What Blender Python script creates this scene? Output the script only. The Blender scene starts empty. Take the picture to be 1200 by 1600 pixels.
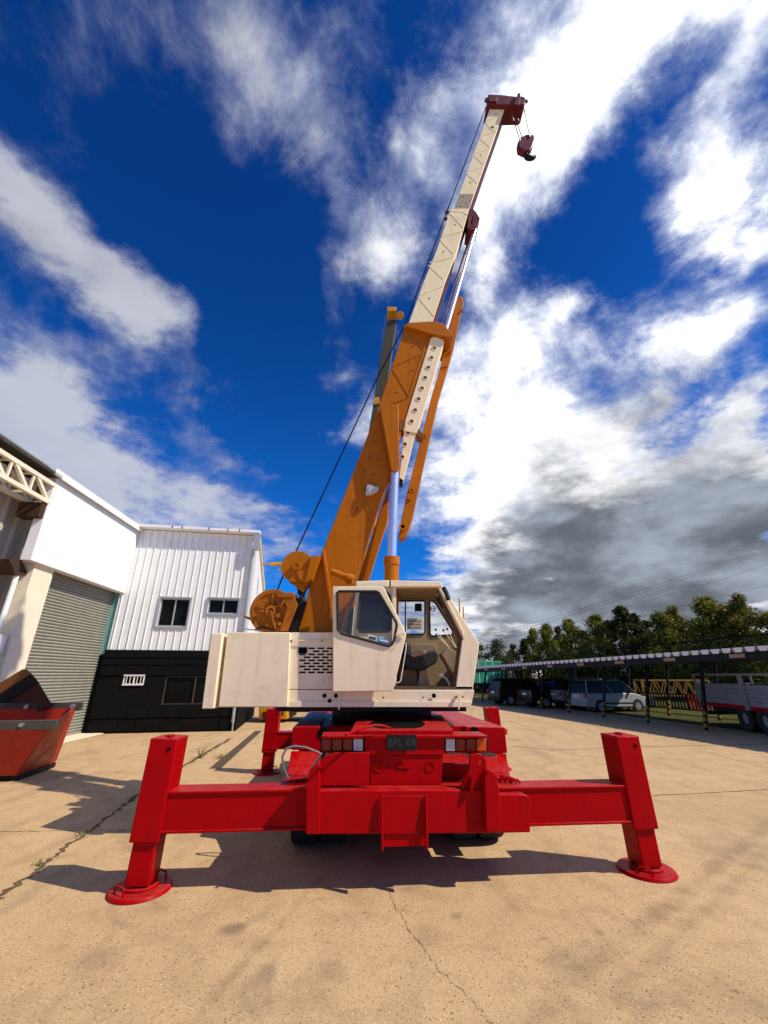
import bpy, bmesh, math, random
from mathutils import Vector, Matrix
from mathutils.geometry import tessellate_polygon
R = math.radians
random.seed(7)
sc = bpy.context.scene
col = sc.collection

# ------------------------------------------------------------------ survey helpers
# photo measurements -> metres (camera eye at 2 m, +Y ahead, +X right)
FPX, EYE, PITCH = 645.0, 2.0, R(21.57)
CP, SP = math.cos(PITCH), math.sin(PITCH)
def ray(px, py):
    u = (px-600)/FPX; v = (py-800)/FPX
    return Vector((u, CP+SP*v, SP-CP*v))
E0 = Vector((0, 0, EYE))
def at(px, py, D):
    r = ray(px, py); return E0 + r*(D/r.y)
def gr(px, py, z=0.0):
    r = ray(px, py); return E0 + r*((z-EYE)/r.z)
def onp(px, py, P0, n):
    r = ray(px, py); return E0 + r*((Vector(P0)-E0).dot(n)/r.dot(n))

# ------------------------------------------------------------------ materials
MATS = {}
def nn(nt, t, **kw):
    n = nt.nodes.new(t)
    for k, v in kw.items(): setattr(n, k, v)
    return n
def base_mat(name):
    m = bpy.data.materials.new(name); m.use_nodes = True
    nt = m.node_tree; nt.nodes.clear()
    out = nn(nt, 'ShaderNodeOutputMaterial'); b = nn(nt, 'ShaderNodeBsdfPrincipled')
    nt.links.new(b.outputs[0], out.inputs[0])
    return m, nt, b, out
def noise(nt, vec, scale, detail=4, rough=.55, dist=0):
    n = nn(nt, 'ShaderNodeTexNoise'); n.inputs['Scale'].default_value = scale
    n.inputs['Detail'].default_value = detail; n.inputs['Roughness'].default_value = rough
    n.inputs['Distortion'].default_value = dist
    if vec is not None: nt.links.new(vec, n.inputs['Vector'])
    return n.outputs['Fac']
def ramp(nt, fac, a, b, ca=(0,0,0,1), cb=(1,1,1,1)):
    n = nn(nt, 'ShaderNodeValToRGB'); n.color_ramp.elements[0].position = a; n.color_ramp.elements[1].position = b
    n.color_ramp.elements[0].color = ca; n.color_ramp.elements[1].color = cb
    nt.links.new(fac, n.inputs[0]); return n.outputs[0]
def mix(nt, fac, a, b, mode='MIX'):
    n = nn(nt, 'ShaderNodeMix', data_type='RGBA', blend_type=mode)
    for sock, v in ((n.inputs[0], fac), (n.inputs[6], a), (n.inputs[7], b)):
        if hasattr(v, 'is_linked') or isinstance(v, bpy.types.NodeSocket): nt.links.new(v, sock)
        elif isinstance(v, (int, float)): sock.default_value = v
        else: sock.default_value = (*v[:3], 1)
    return n.outputs[2]
def scalevec(nt, s):
    tc = nn(nt, 'ShaderNodeTexCoord'); mp = nn(nt, 'ShaderNodeMapping')
    mp.inputs['Scale'].default_value = s; nt.links.new(tc.outputs['Object'], mp.inputs[0]); return mp.outputs[0]
def clamp3(c, k): return tuple(min(1, max(0, x*k)) for x in c)
def paint(name, c, rough=.45, var=.12, dirt=(.16,.11,.07), amt=.3, scale=2.5, metal=0, bump=.15, streak=.25, bscale=40, spec=.4, chips=0, chipc=(.10,.05,.03), dust=0, dustc=(.42,.32,.22)):
    m, nt, b, out = base_mat(name); L = nt.links.new
    v = scalevec(nt, (1,1,1)); vs = scalevec(nt, (9,9,.7))
    n1 = noise(nt, v, scale, 6); n2 = noise(nt, v, scale*.6+.7, 8, .7); n3 = noise(nt, vs, 1.2, 4, .6)
    cc = mix(nt, n1, clamp3(c, 1-var), clamp3(c, 1+var))
    f2 = ramp(nt, n2, .5, .8); f3 = ramp(nt, n3, .55, .8)
    k = nn(nt, 'ShaderNodeMath', operation='MULTIPLY'); L(f2, k.inputs[0]); k.inputs[1].default_value = amt
    k3 = nn(nt, 'ShaderNodeMath', operation='MULTIPLY'); L(f3, k3.inputs[0]); k3.inputs[1].default_value = streak
    cc = mix(nt, k.outputs[0], cc, dirt); cc = mix(nt, k3.outputs[0], cc, dirt)
    if chips:
        nb = noise(nt, v, 34, 5, .7); nz2 = noise(nt, v, 3.2, 5, .6)
        mm = nn(nt, 'ShaderNodeMath', operation='MULTIPLY'); L(ramp(nt, nb, .60, .66), mm.inputs[0]); L(ramp(nt, nz2, .50, .66), mm.inputs[1])
        m2 = nn(nt, 'ShaderNodeMath', operation='MULTIPLY'); L(mm.outputs[0], m2.inputs[0]); m2.inputs[1].default_value = chips
        cc = mix(nt, m2.outputs[0], cc, chipc)
    if dust:
        ge = nn(nt, 'ShaderNodeNewGeometry'); sx = nn(nt, 'ShaderNodeSeparateXYZ'); L(ge.outputs['Normal'], sx.inputs[0])
        up = ramp(nt, sx.outputs[2], .5, .95); md = nn(nt, 'ShaderNodeMath', operation='MULTIPLY'); L(up, md.inputs[0]); L(ramp(nt, noise(nt, v, 5, 7, .7), .38, .72), md.inputs[1])
        m3 = nn(nt, 'ShaderNodeMath', operation='MULTIPLY'); L(md.outputs[0], m3.inputs[0]); m3.inputs[1].default_value = dust
        cc = mix(nt, m3.outputs[0], cc, dustc)
    L(cc, b.inputs['Base Color'])
    rr = ramp(nt, n2, .3, .8, (rough*.75,)*3+(1,), (min(1,rough*1.4),)*3+(1,)); L(rr, b.inputs['Roughness'])
    b.inputs['Metallic'].default_value = metal
    b.inputs['Specular IOR Level'].default_value = spec
    if bump:
        bp = nn(nt, 'ShaderNodeBump'); bp.inputs['Strength'].default_value = bump; bp.inputs['Distance'].default_value = .004
        L(noise(nt, v, bscale, 3), bp.inputs['Height']); L(bp.outputs[0], b.inputs['Normal'])
    MATS[name] = m; return m
def glass(name, tint=(.7,.75,.72), opac=.25, dust=(.5,.5,.46), rough=.03):
    m, nt, b, out = base_mat(name); L = nt.links.new
    nt.nodes.remove(b)
    tr = nn(nt, 'ShaderNodeBsdfTransparent'); tr.inputs[0].default_value = (*tint, 1)
    gl = nn(nt, 'ShaderNodeBsdfGlossy'); gl.inputs['Roughness'].default_value = rough
    df = nn(nt, 'ShaderNodeBsdfDiffuse'); df.inputs[0].default_value = (*dust, 1)
    fr = nn(nt, 'ShaderNodeFresnel'); fr.inputs[0].default_value = 1.28
    m1 = nn(nt, 'ShaderNodeMixShader'); L(fr.outputs[0], m1.inputs[0]); L(tr.outputs[0], m1.inputs[1]); L(gl.outputs[0], m1.inputs[2])
    m2 = nn(nt, 'ShaderNodeMixShader')
    f = ramp(nt, noise(nt, scalevec(nt,(1,1,1)), 3, 6), .3, .8, (opac*.5,)*3+(1,), (min(1,opac*1.5),)*3+(1,))
    L(f, m2.inputs[0]); L(m1.outputs[0], m2.inputs[1]); L(df.outputs[0], m2.inputs[2]); L(m2.outputs[0], out.inputs[0])
    MATS[name] = m; return m

paint('red', (.38,.0004,.0026), .38, .22, (.15,.002,.003), .6, 2.2, bump=.25, streak=.45, spec=.08, chips=.6, chipc=(.09,.015,.012), dust=.3, dustc=(.45,.12,.10))
paint('red_lamp', (.22,.006,.003), .15, .1, amt=.1)
paint('orange', (.46,.135,.001), .48, .13, (.18,.045,.001), .5, 1.6, bump=.2, spec=.16, streak=.5, chips=.5, chipc=(.10,.03,.008), dust=.3)
paint('orange_old', (.38,.11,.002), .6, .35, (.05,.02,.006), .9, 6, bump=.4, spec=.25)
paint('cream', (.95,.80,.55), .5, .06, (.48,.33,.18),   .5, 2, bump=.15, streak=.32, spec=.3, chips=.7, chipc=(.30,.15,.07), dust=.3)
paint('cream_boom', (.95,.83,.54), .5, .08, (.44,.34,.20), .45, 1.5, bump=.12, streak=.3, spec=.3, chips=.5, chipc=(.25,.18,.10))
paint('boom_patch', (.34,.31,.22), .6, .15, (.2,.18,.12), .4, 6)
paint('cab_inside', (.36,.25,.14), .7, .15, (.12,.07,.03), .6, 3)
paint('cab_dark', (.12,.07,.035), .8, .3, (.03,.02,.012), .7, 6)
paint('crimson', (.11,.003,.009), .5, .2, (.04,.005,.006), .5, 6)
paint('black', (.008,.008,.008), .55, .3, (.025,.022,.018), .25, 5, spec=.2)
paint('rubber', (.018,.018,.018), .85, .3, (.09,.075,.055), .35, 6, bump=.4)
paint('void', (.003,.003,.003), .95, .1, amt=0, bump=0, spec=.05)
paint('steel', (.42,.41,.39), .4, .15, (.16,.12,.08), .3, 5, metal=.8)
paint('chrome', (.92,.92,.92), .24, .03, (.3,.3,.3), .06, 2, metal=.8, bump=0, streak=.04)
paint('zinc', (.45,.47,.48), .45, .15, amt=.25, metal=.5)
paint('white_sheet', (.84,.85,.84), .45, .04, (.42,.36,.28), .25, 1.2, bump=.05, streak=.22)
paint('white_panel', (.86,.88,.89), .45, .04, (.40,.35,.28), .18, 1.2, bump=.05, streak=.14)
paint('grey_sheet', (.50,.47,.41), .5, .1, (.2,.16,.11), .3, 1.2, bump=.1, streak=.35)
paint('pale_render', (.82,.72,.55), .85, .06, (.40,.30,.2), .22, 2, bump=.3, streak=.2)
paint('truss_cream', (.80,.74,.58), .5, .08, (.35,.25,.14), .3, 3)
paint('shutter', (.285,.285,.235), .5, .10, (.13,.11,.07), .35, 1.2, bump=.08, streak=.4)
paint('teal', (.16,.42,.40), .6, .12, amt=.3)
paint('alu', (.62,.63,.62), .35, .08, amt=.15, metal=.5)
paint('dark_glass', (.005,.006,.005), .25, .2, (.02,.02,.016), .15, 2, bump=0, spec=.12)
paint('stone_black', (.0055,.0055,.0055), .8, .5, (.014,.013,.011), .4, 3, bump=1.0, bscale=18, spec=.08)
paint('skip_red', (.40,.018,.004), .55, .25, (.12,.025,.012), .7, 4, bump=.3, streak=.6, chips=.9, chipc=(.10,.04,.02))
paint('skip_rim', (.05,.045,.038), .7, .35, (.16,.10,.06), .5, 6, bump=.4)
paint('rust_dark', (.05,.022,.010), .8, .35, (.02,.01,.005), .6, 7, bump=.5)
paint('rust', (.20,.075,.022), .8, .35, (.06,.02,.008), .6, 7, bump=.5)
paint('maroon', (.05,.004,.003), .6, .3, (.03,.008,.006), .5, 5)
paint('yellow', (.58,.28,.006), .5, .12, (.2,.09,.02), .35, 4)
paint('yellow_dim', (.30,.145,.004), .6, .2, (.1,.05,.015), .5, 4)  # darker copy of yellow: the dimness around the carport is put into the colour
paint('old_boom', (.04,.037,.028), .65, .5, (.20,.13,.05), .6, 8, bump=.4)
paint('bark', (.10,.075,.05), .9, .3, bump=.8)
paint('silver', (.34,.345,.34), .35, .05, amt=.12)
paint('car_black', (.008,.008,.009), .3, .2, amt=.1, spec=.2)
paint('car_white', (.22,.22,.21), .3, .05, amt=.15)
paint('green_tarp', (.01,.30,.16), .6, .2, amt=.1)
paint('bed_grey', (.27,.28,.30), .55, .12, (.15,.12,.1), .4, 4, metal=.2)
paint('amber', (.6,.07,.004), .2, .1, amt=.1)
paint('lens', (.5,.5,.48), .2, .1, amt=.15)
paint('sign_tan', (.35,.24,.15), .7, .2)
paint('roof_grey', (.25,.26,.27), .55, .2, amt=.3)
paint('plate_text', (.035,.033,.03), .6, .2)
paint('blue_label', (.05,.32,.62), .4, .1, amt=.05)
paint('white_label', (.8,.78,.74), .5, .05, amt=.15)
paint('paper', (.78,.74,.66), .7, .12, (.35,.25,.2), .3, 20)
glass('pane', (.95,.96,.94), .02, (.55,.55,.50))
glass('hazy_pane', (.92,.93,.94), .22, (.85,.85,.82))
glass('smoke_pane', (.45,.48,.46), .10, (.20,.22,.20))

# ------------------------------------------------------------------ mesh builder
WL = {}
class MB:
    def __init__(s): s.bm = bmesh.new()
    def prism(s, pts, ext, holes=()):
        pts = [Vector(p) for p in pts]; holes = [[Vector(p) for p in h] for h in holes]; ext = Vector(ext)
        loops = [pts]+holes
        flat = [p for l in loops for p in l]
        a = [s.bm.verts.new(p) for p in flat]; b = [s.bm.verts.new(p+ext) for p in flat]
        def f(vs):
            try: s.bm.faces.new(vs)
            except ValueError: pass
        if holes:
            for t in tessellate_polygon(loops): f([a[i] for i in t]); f([b[i] for i in reversed(t)])
        else:
            f(a); f(list(reversed(b)))
        k = 0
        for l in loops:
            n = len(l)
            for i in range(n): f([a[k+i], a[k+(i+1)%n], b[k+(i+1)%n], b[k+i]])
            k += n
        return s
    def hexa(s, p):   # 8 points: bottom 4, top 4
        v = [s.bm.verts.new(Vector(q)) for q in p]
        for q in ((3,2,1,0),(4,5,6,7),(0,1,5,4),(1,2,6,5),(2,3,7,6),(3,0,4,7)): s.bm.faces.new([v[i] for i in q])
        return s
    def box(s, c, d, rz=0, M=None):
        c = Vector(c); h = [x/2 for x in d]; m = M or Matrix.Rotation(rz, 3, 'Z')
        P = []
        for z in (-1,1):
            for x, y in ((-1,-1),(1,-1),(1,1),(-1,1)): P.append(c + m @ Vector((x*h[0], y*h[1], z*h[2])))
        return s.hexa(P)
    def bar(s, a, b, w, t, up=(0,0,1)):   # rectangular bar from a to b
        a = Vector(a); b = Vector(b); d = (b-a).normalized(); up = Vector(up)
        if abs(d.dot(up)) > .99: up = Vector((0,1,0))
        x = d.cross(up).normalized(); y = x.cross(d).normalized()
        P = [q + x*i*w/2 + y*j*t/2 for q in (a,b) for i, j in ((-1,-1),(1,-1),(1,1),(-1,1))]
        return s.hexa(P)
    def tube(s, a, b, r, seg=14, r2=None):
        a = Vector(a); b = Vector(b); d = (b-a).normalized(); r2 = r if r2 is None else r2
        up = Vector((0,0,1)) if abs(d.z) < .95 else Vector((1,0,0))
        x = d.cross(up).normalized(); y = d.cross(x)
        A = []; B = []
        for i in range(seg):
            t = 2*math.pi*i/seg; o = x*math.cos(t)+y*math.sin(t)
            A.append(s.bm.verts.new(a+o*r)); B.append(s.bm.verts.new(b+o*r2))
        for i in range(seg): s.bm.faces.new([A[i], A[(i+1)%seg], B[(i+1)%seg], B[i]])
        s.bm.faces.new(list(reversed(A))); s.bm.faces.new(B); return s
    def path(s, pts, r, seg=8):
        pts = [Vector(p) for p in pts]; rings = []
        for i, p in enumerate(pts):
            d = (pts[min(i+1,len(pts)-1)]-pts[max(i-1,0)]).normalized()
            up = Vector((0,0,1)) if abs(d.z) < .9 else Vector((1,0,0))
            x = d.cross(up).normalized(); y = d.cross(x)
            if rings:  # keep rings untwisted
                pass
            rr = r[i] if isinstance(r, (list,tuple)) else r
            rings.append([s.bm.verts.new(p+(x*math.cos(2*math.pi*k/seg)+y*math.sin(2*math.pi*k/seg))*rr) for k in range(seg)])
        for A, B in zip(rings, rings[1:]):
            o = min(range(seg), key=lambda q: sum((A[k].co-B[(k+q)%seg].co).length for k in range(seg)))
            for k in range(seg): s.bm.faces.new([A[k], A[(k+1)%seg], B[(k+1+o)%seg], B[(k+o)%seg]])
        s.bm.faces.new(list(reversed(rings[0]))); s.bm.faces.new(rings[-1]); return s
    def ring(s, c, axis, r, r0, w, seg=24):  # annulus extruded along axis (r0 = hole)
        c = Vector(c); ax = Vector(axis).normalized(); up = Vector((0,0,1)) if abs(ax.z) < .9 else Vector((1,0,0))
        x = ax.cross(up).normalized(); y = ax.cross(x); V = []
        for (rr, o) in ((r,-w/2),(r,w/2),(r0,w/2),(r0,-w/2)):
            V.append([s.bm.verts.new(c+ax*o+(x*math.cos(2*math.pi*k/seg)+y*math.sin(2*math.pi*k/seg))*rr) for k in range(seg)])
        for i in range(4):
            A, B = V[i], V[(i+1)%4]
            for k in range(seg): s.bm.faces.new([A[k], A[(k+1)%seg], B[(k+1)%seg], B[k]])
        return s
    def face(s, pts):
        s.bm.faces.new([s.bm.verts.new(Vector(p)) for p in pts]); return s
    def build(s, name, mat, parent=None, bevel=0, origin=None, smooth=True, angle=35):
        bm = s.bm
        bmesh.ops.remove_doubles(bm, verts=bm.verts, dist=1e-5)
        bmesh.ops.recalc_face_normals(bm, faces=bm.faces)
        co = [v.co for v in bm.verts]
        lo = Vector((min(c[i] for c in co) for i in range(3))); hi = Vector((max(c[i] for c in co) for i in range(3)))
        o0 = Vector(origin) if origin is not None else Vector(((lo.x+hi.x)/2, (lo.y+hi.y)/2, lo.z))
        for v in bm.verts: v.co = v.co - o0
        me = bpy.data.meshes.new(name); bm.to_mesh(me); bm.free()
        ob = bpy.data.objects.new(name, me); col.objects.link(ob)
        for m in (mat if isinstance(mat, list) else [mat]): me.materials.append(MATS[m] if isinstance(m, str) else m)
        if smooth:
            for p in me.polygons: p.use_smooth = True
            me.set_sharp_from_angle(angle=R(angle))
        if parent is not None:
            ob.parent = parent; ob.location = o0 - WL[parent.name]
        else: ob.location = o0
        WL[ob.name] = o0
        if bevel:
            b = ob.modifiers.new('edge', 'BEVEL'); b.width = bevel; b.segments = 2; b.limit_method = 'ANGLE'; b.angle_limit = R(40)
        return ob
def empty(name, loc, label, cat, group=None):
    o = bpy.data.objects.new(name, None); col.objects.link(o); o.location = loc; o.empty_display_size = .3
    WL[o.name] = Vector(loc); o['label'] = label; o['category'] = cat
    if group: o['group'] = group
    return o
def tag(o, label, cat, group=None):
    o['label'] = label; o['category'] = cat
    if group: o['group'] = group
    return o
def structure(o): o['kind'] = 'structure'; return o
def copy_tree(o, parent=None):
    c = o.copy(); col.objects.link(c); c.parent = parent
    for ch in list(o.children): copy_tree(ch, c)
    return c
def text_mb(txt, P, xdir, updir, h, ext=.003):
    cu = bpy.data.curves.new('lettering', 'FONT'); cu.body = txt; cu.size = 1; cu.align_x = 'CENTER'; cu.align_y = 'CENTER'
    ob = bpy.data.objects.new('lettering', cu); col.objects.link(ob)
    dg = bpy.context.evaluated_depsgraph_get(); me = bpy.data.meshes.new_from_object(ob.evaluated_get(dg))
    m = MB(); m.bm.from_mesh(me); bpy.data.objects.remove(ob); bpy.data.meshes.remove(me)
    x = Vector(xdir).normalized(); u = Vector(updir).normalized()
    for v in m.bm.verts: v.co = Vector(P) + x*v.co.x*h + u*v.co.y*h
    return m

# ------------------------------------------------------------------ ground
def ground_mat():
    m, nt, b, out = base_mat('concrete_yard'); L = nt.links.new
    v = scalevec(nt, (1,1,1)); vst = scalevec(nt, (2.2,.28,1))
    big = noise(nt, v, .45, 6, .6, .4); mid = noise(nt, v, 2.6, 6, .65); fine = noise(nt, v, 70, 3, .7); st = noise(nt, vst, .9, 5, .6)
    c = mix(nt, ramp(nt, big, .3, .72), (.57,.385,.20), (.71,.50,.275))
    c = mix(nt, ramp(nt, mid, .48, .75), c, (.45,.30,.16)); 
    k = nn(nt, 'ShaderNodeMath', operation='MULTIPLY'); L(ramp(nt, st, .52, .75), k.inputs[0]); k.inputs[1].default_value = .8
    c = mix(nt, k.outputs[0], c, (.38,.26,.15))
    c = mix(nt, ramp(nt, fine, .35, .7), mix(nt, .5, c, (.30,.20,.12)), c)
    # aggregate: dark and pale pebbles
    def peb(scale, thr0, thr1, dens):
        vo = nn(nt, 'ShaderNodeTexVoronoi', feature='F1'); vo.inputs['Scale'].default_value = scale; L(v, vo.inputs['Vector'])
        d = ramp(nt, vo.outputs['Distance'], thr0, thr1, (1,1,1,1), (0,0,0,1))
        sp = nn(nt, 'ShaderNodeSeparateColor'); L(vo.outputs['Color'], sp.inputs[0])
        pick = nn(nt, 'ShaderNodeMath', operation='LESS_THAN'); L(sp.outputs[0], pick.inputs[0]); pick.inputs[1].default_value = dens
        kk = nn(nt, 'ShaderNodeMath', operation='MULTIPLY'); L(d, kk.inputs[0]); L(pick.outputs[0], kk.inputs[1]); return kk.outputs[0], sp.outputs[1]
    p1, q1 = peb(26, .14, .27, .42); p2, q2 = peb(52, .18, .40, .62); p3, q3 = peb(34, .12, .3, .22)
    zone = ramp(nt, noise(nt, v, .8, 4), .25, .62)
    def mul(a, bb):
        kk = nn(nt, 'ShaderNodeMath', operation='MULTIPLY'); L(a, kk.inputs[0])
        if isinstance(bb, float): kk.inputs[1].default_value = bb
        else: L(bb, kk.inputs[1])
        return kk.outputs[0]
    c = mix(nt, mul(mul(p1, zone), .9), c, (.13,.075,.04)); c = mix(nt, mul(p2, .80), c, (.27,.17,.088)); c = mix(nt, mul(p3, .6), c, (.85,.66,.44))
    # a few oil stains
    oil = ramp(nt, noise(nt, v, .8, 5, .6, 1.2), .60, .74); c = mix(nt, mul(oil, .6), c, (.22,.16,.105))
    oil2 = ramp(nt, noise(nt, scalevec(nt, (1,1.7,1)), 1.9, 3, .5, .4), .70, .76); c = mix(nt, mul(oil2, .65), c, (.19,.14,.10))
    # tyre tracks and drips where vehicles have turned in the yard
    wob = noise(nt, v, 1.6, 6, .65)
    gsep = nn(nt, 'ShaderNodeSeparateXYZ'); L(v, gsep.inputs[0])
    def madd(a, kk, cc_):
        n_ = nn(nt, 'ShaderNodeMath', operation='MULTIPLY_ADD'); L(a, n_.inputs[0]); n_.inputs[1].default_value = kk
        if isinstance(cc_, float): n_.inputs[2].default_value = cc_
        else: L(cc_, n_.inputs[2])
        return n_.outputs[0]
    for (pa, pb, wd_, st_) in (((1075,1390),(800,1610),.10,.55),((1125,1400),(900,1620),.07,.35),((600,1340),(470,1600),.14,.3),((690,1350),(640,1600),.10,.28),((250,1420),(330,1600),.16,.25),((540,1330),(440,1440),.05,.45),((760,1380),(1000,1600),.05,.25)):
        A_, B_ = gr(*pa), gr(*pb); d_ = (B_-A_).normalized(); nx, ny = -d_.y, d_.x
        e = madd(gsep.outputs[0], nx, madd(gsep.outputs[1], ny, madd(wob, .16, -(A_.x*nx+A_.y*ny)-.08)))
        ab = nn(nt, 'ShaderNodeMath', operation='ABSOLUTE'); L(e, ab.inputs[0])
        f_ = ramp(nt, ab.outputs[0], wd_*.25, wd_*1.3, (1,1,1,1), (0,0,0,1))
        c = mix(nt, mul(mul(f_, ramp(nt, mid, .30, .62)), st_), c, (.26,.175,.10))
    for (px_, py_, rr_, st_) in ((360,1452,.12,.75),(375,1447,.07,.6),(712,1431,.06,.5),(936,1457,.06,.55),(890,1570,.10,.3),(1150,1549,.03,.8),(520,1520,.14,.3),(470,1335,.10,.4),(150,1500,.2,.3),(1010,1290,.25,.3),(1120,1330,.35,.3),(840,1262,.2,.3)):
        P_ = gr(px_, py_); dn_ = nn(nt, 'ShaderNodeVectorMath', operation='DISTANCE'); L(v, dn_.inputs[0]); dn_.inputs[1].default_value = P_
        e = madd(wob, rr_*1.6, dn_.outputs['Value']); f_ = ramp(nt, e, min(.95, rr_*1.1), min(.99, rr_*1.9), (1,1,1,1), (0,0,0,1))
        c = mix(nt, mul(f_, st_), c, (.20,.14,.085))
    L(c, b.inputs['Base Color']); b.inputs['Roughness'].default_value = .9; b.inputs['Specular IOR Level'].default_value = .15
    bp = nn(nt, 'ShaderNodeBump'); bp.inputs['Strength'].default_value = .35; bp.inputs['Distance'].default_value = .01
    hsum = nn(nt, 'ShaderNodeMath', operation='ADD'); L(fine, hsum.inputs[0]); L(mul(p1, -.6), hsum.inputs[1]); L(hsum.outputs[0], bp.inputs['Height']); L(bp.outputs[0], b.inputs['Normal'])
    return m
MATS['ground'] = ground_mat()
def simple_ground(name, c1, c2, scale):
    m, nt, b, out = base_mat(name); v = scalevec(nt, (1,1,1))
    nt.links.new(mix(nt, ramp(nt, noise(nt, v, scale, 8, .7), .3, .7), c1, c2), b.inputs['Base Color']); b.inputs['Roughness'].default_value = .95
    b.inputs['Specular IOR Level'].default_value = .1
    MATS[name] = m
simple_ground('grass', (.03,.042,.007), (.085,.08,.016), 3)
simple_ground('crack', (.07,.045,.025), (.20,.135,.08), 9)
simple_ground('drain', (.07,.052,.035), (.13,.095,.06), 5)
simple_ground('leaf_dark', (.012,.022,.006), (.035,.045,.012), 1.2)
simple_ground('worn_line', (.62,.52,.38), (.70,.60,.45), 7)
structure(MB().face([(-1500,-600,0),(1500,-600,0),(1500,2500,0),(-1500,2500,0)]).build('ground', 'ground', origin=(0,0,0)))
structure(MB().face([(15.2,10,.004),(140,10,.004),(140,300,.004),(-40,300,.004),(-40,52,.004),(9.2,46,.004)]).build('grass_field', 'grass', origin=(0,0,.004)))
structure(MB().face([gr(x, y, .008) for x, y in ((860,1081),(1300,1084),(1300,1090),(860,1084))]).build('gravel_path', 'drain'))
def ribbon(name, pts, w, mat, z=.004, jit=.02, n=14, wj=.5):
    m = MB(); P = []
    for a, b in zip(pts, pts[1:]):
        for i in range(n): P.append(Vector(a).lerp(Vector(b), i/n))
    P.append(Vector(pts[-1])); prev = None
    for i, p in enumerate(P):
        d = (P[min(i+1,len(P)-1)]-P[max(i-1,0)]); d.z = 0; d.normalize(); q = Vector((-d.y, d.x, 0))
        p = p + q*random.uniform(-jit, jit); ww = w*random.uniform(1-wj, 1+wj)
        a, b = m.bm.verts.new((p.x+q.x*ww/2, p.y+q.y*ww/2, z)), m.bm.verts.new((p.x-q.x*ww/2, p.y-q.y*ww/2, z))
        if prev: m.bm.faces.new([prev[0], prev[1], b, a])
        prev = (a, b)
    return structure(m.build(name, mat, origin=(P[0].x, P[0].y, z), smooth=False))
def G(*p): return [gr(x, y) for x, y in p]
ribbon('slab_joint', G((-40,1432),(0,1402),(115,1315),(225,1236),(262,1211)), .05, 'crack', jit=.035, n=30, wj=.75)
ribbon('slab_joint', G((262,1211),(330,1172),(360,1154)), .10, 'crack', jit=.03, n=16)
ribbon('drain_channel', G((336,1201),(404,1142)), .26, 'drain', jit=.005, n=8, wj=.05)
ribbon('slab_joint', G((800,1166),(870,1172),(1040,1166),(1200,1163)), .03, 'crack', jit=.015, n=14)
ribbon('slab_joint', G((1020,1243),(1110,1239),(1260,1230)), .022, 'crack', jit=.012, n=14)
ribbon('slab_joint', G((262,1300),(150,1297),(0,1300)), .01, 'crack', jit=.012, n=14)
ribbon('ground_crack', G((603,1380),(625,1430),(655,1475),(685,1515),(735,1560),(765,1600),(790,1640)), .0035, 'crack', jit=.018, n=12, wj=.7)
ribbon('ground_crack', G((945,1405),(985,1440),(1010,1460)), .0025, 'crack', jit=.012, n=10, wj=.7)
ribbon('scrape_mark', G((715,1450),(770,1444),(850,1443),(1000,1450)), .0022, 'worn_line', jit=.006, n=16, wj=.95)
ribbon('scrape_mark', G((180,1597),(260,1575),(330,1550),(385,1535)), .0025, 'worn_line', jit=.006, n=16, wj=.95)
# faint concrete seam further back in the yard
ribbon('slab_joint', G((640,1121),(900,1131),(1200,1170)), .03, 'crack', jit=.02, n=18)

# ------------------------------------------------------------------ the mobile crane
PL_, PR_ = gr(219,1391), gr(1010,1361)
CY = math.atan2(PR_.y-PL_.y, PR_.x-PL_.x); print('yaw', math.degrees(CY), PL_, PR_); cx_, cy_ = math.cos(CY), math.sin(CY)
CO = (PL_+PR_)/2
CU = Vector((cx_, cy_, 0)); CV = Vector((-cy_, cx_, 0))        # carrier: right / rearwards (away from viewer)
ZUP = Vector((0,0,1))
def c2w(u, v, z): return CO + CU*u + CV*v + ZUP*z
def cp(px, py, v): return onp(px, py, CO+CV*v, CV)              # photo point on carrier cross-plane v
def cprism(m, pts, v0, v1, holes=()): return m.prism([cp(x, y, v0) for x, y in pts], CV*(v1-v0), [[cp(x, y, v0) for x, y in h] for h in holes])
def sprism(m, pts, d0, d1, holes=()): return m.prism([at(x, y, d0) for x, y in pts], Vector((0, d1-d0, 0)), [[at(x, y, d0) for x, y in h] for h in holes])
crane = empty('mobile_crane', (CO.x, CO.y+2.5, 0), 'red and cream mobile crane on outriggers with tall orange and cream telescopic boom raised', 'crane')

# --- carrier frame
vB = -.30                                                        # front of outrigger box
m = MB()
cprism(m, [(478,1236),(778,1234),(778,1302),(478,1304)], vB, .30)
cprism(m, [(778,1242),(820,1241),(829,1247),(829,1301),(778,1302)], vB+.03, .27)
m.build('outrigger_box', 'red', crane, .012)
m = MB(); cprism(m, [(596,1302),(670,1301),(668,1322),(596,1324)], vB+.012, vB+.04); cprism(m, [(598,1243),(666,1243),(666,1303),(598,1303)], vB-.012, vB-.001)
m.build('push_plate', 'red', crane, .006)
for xa in (595, 664):
    m = MB(); P = [cp(xa, 1241, vB-.015), cp(xa, 1325, vB-.015)]
    m.hexa([P[1], P[1]+CU*.022, P[1]+CU*.022-CV*.08, P[1]-CV*.08, P[0], P[0]+CU*.022, P[0]+CU*.022-CV*.02, P[0]-CV*.02]); m.build('tow_fin', 'red', crane, .004)
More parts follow.
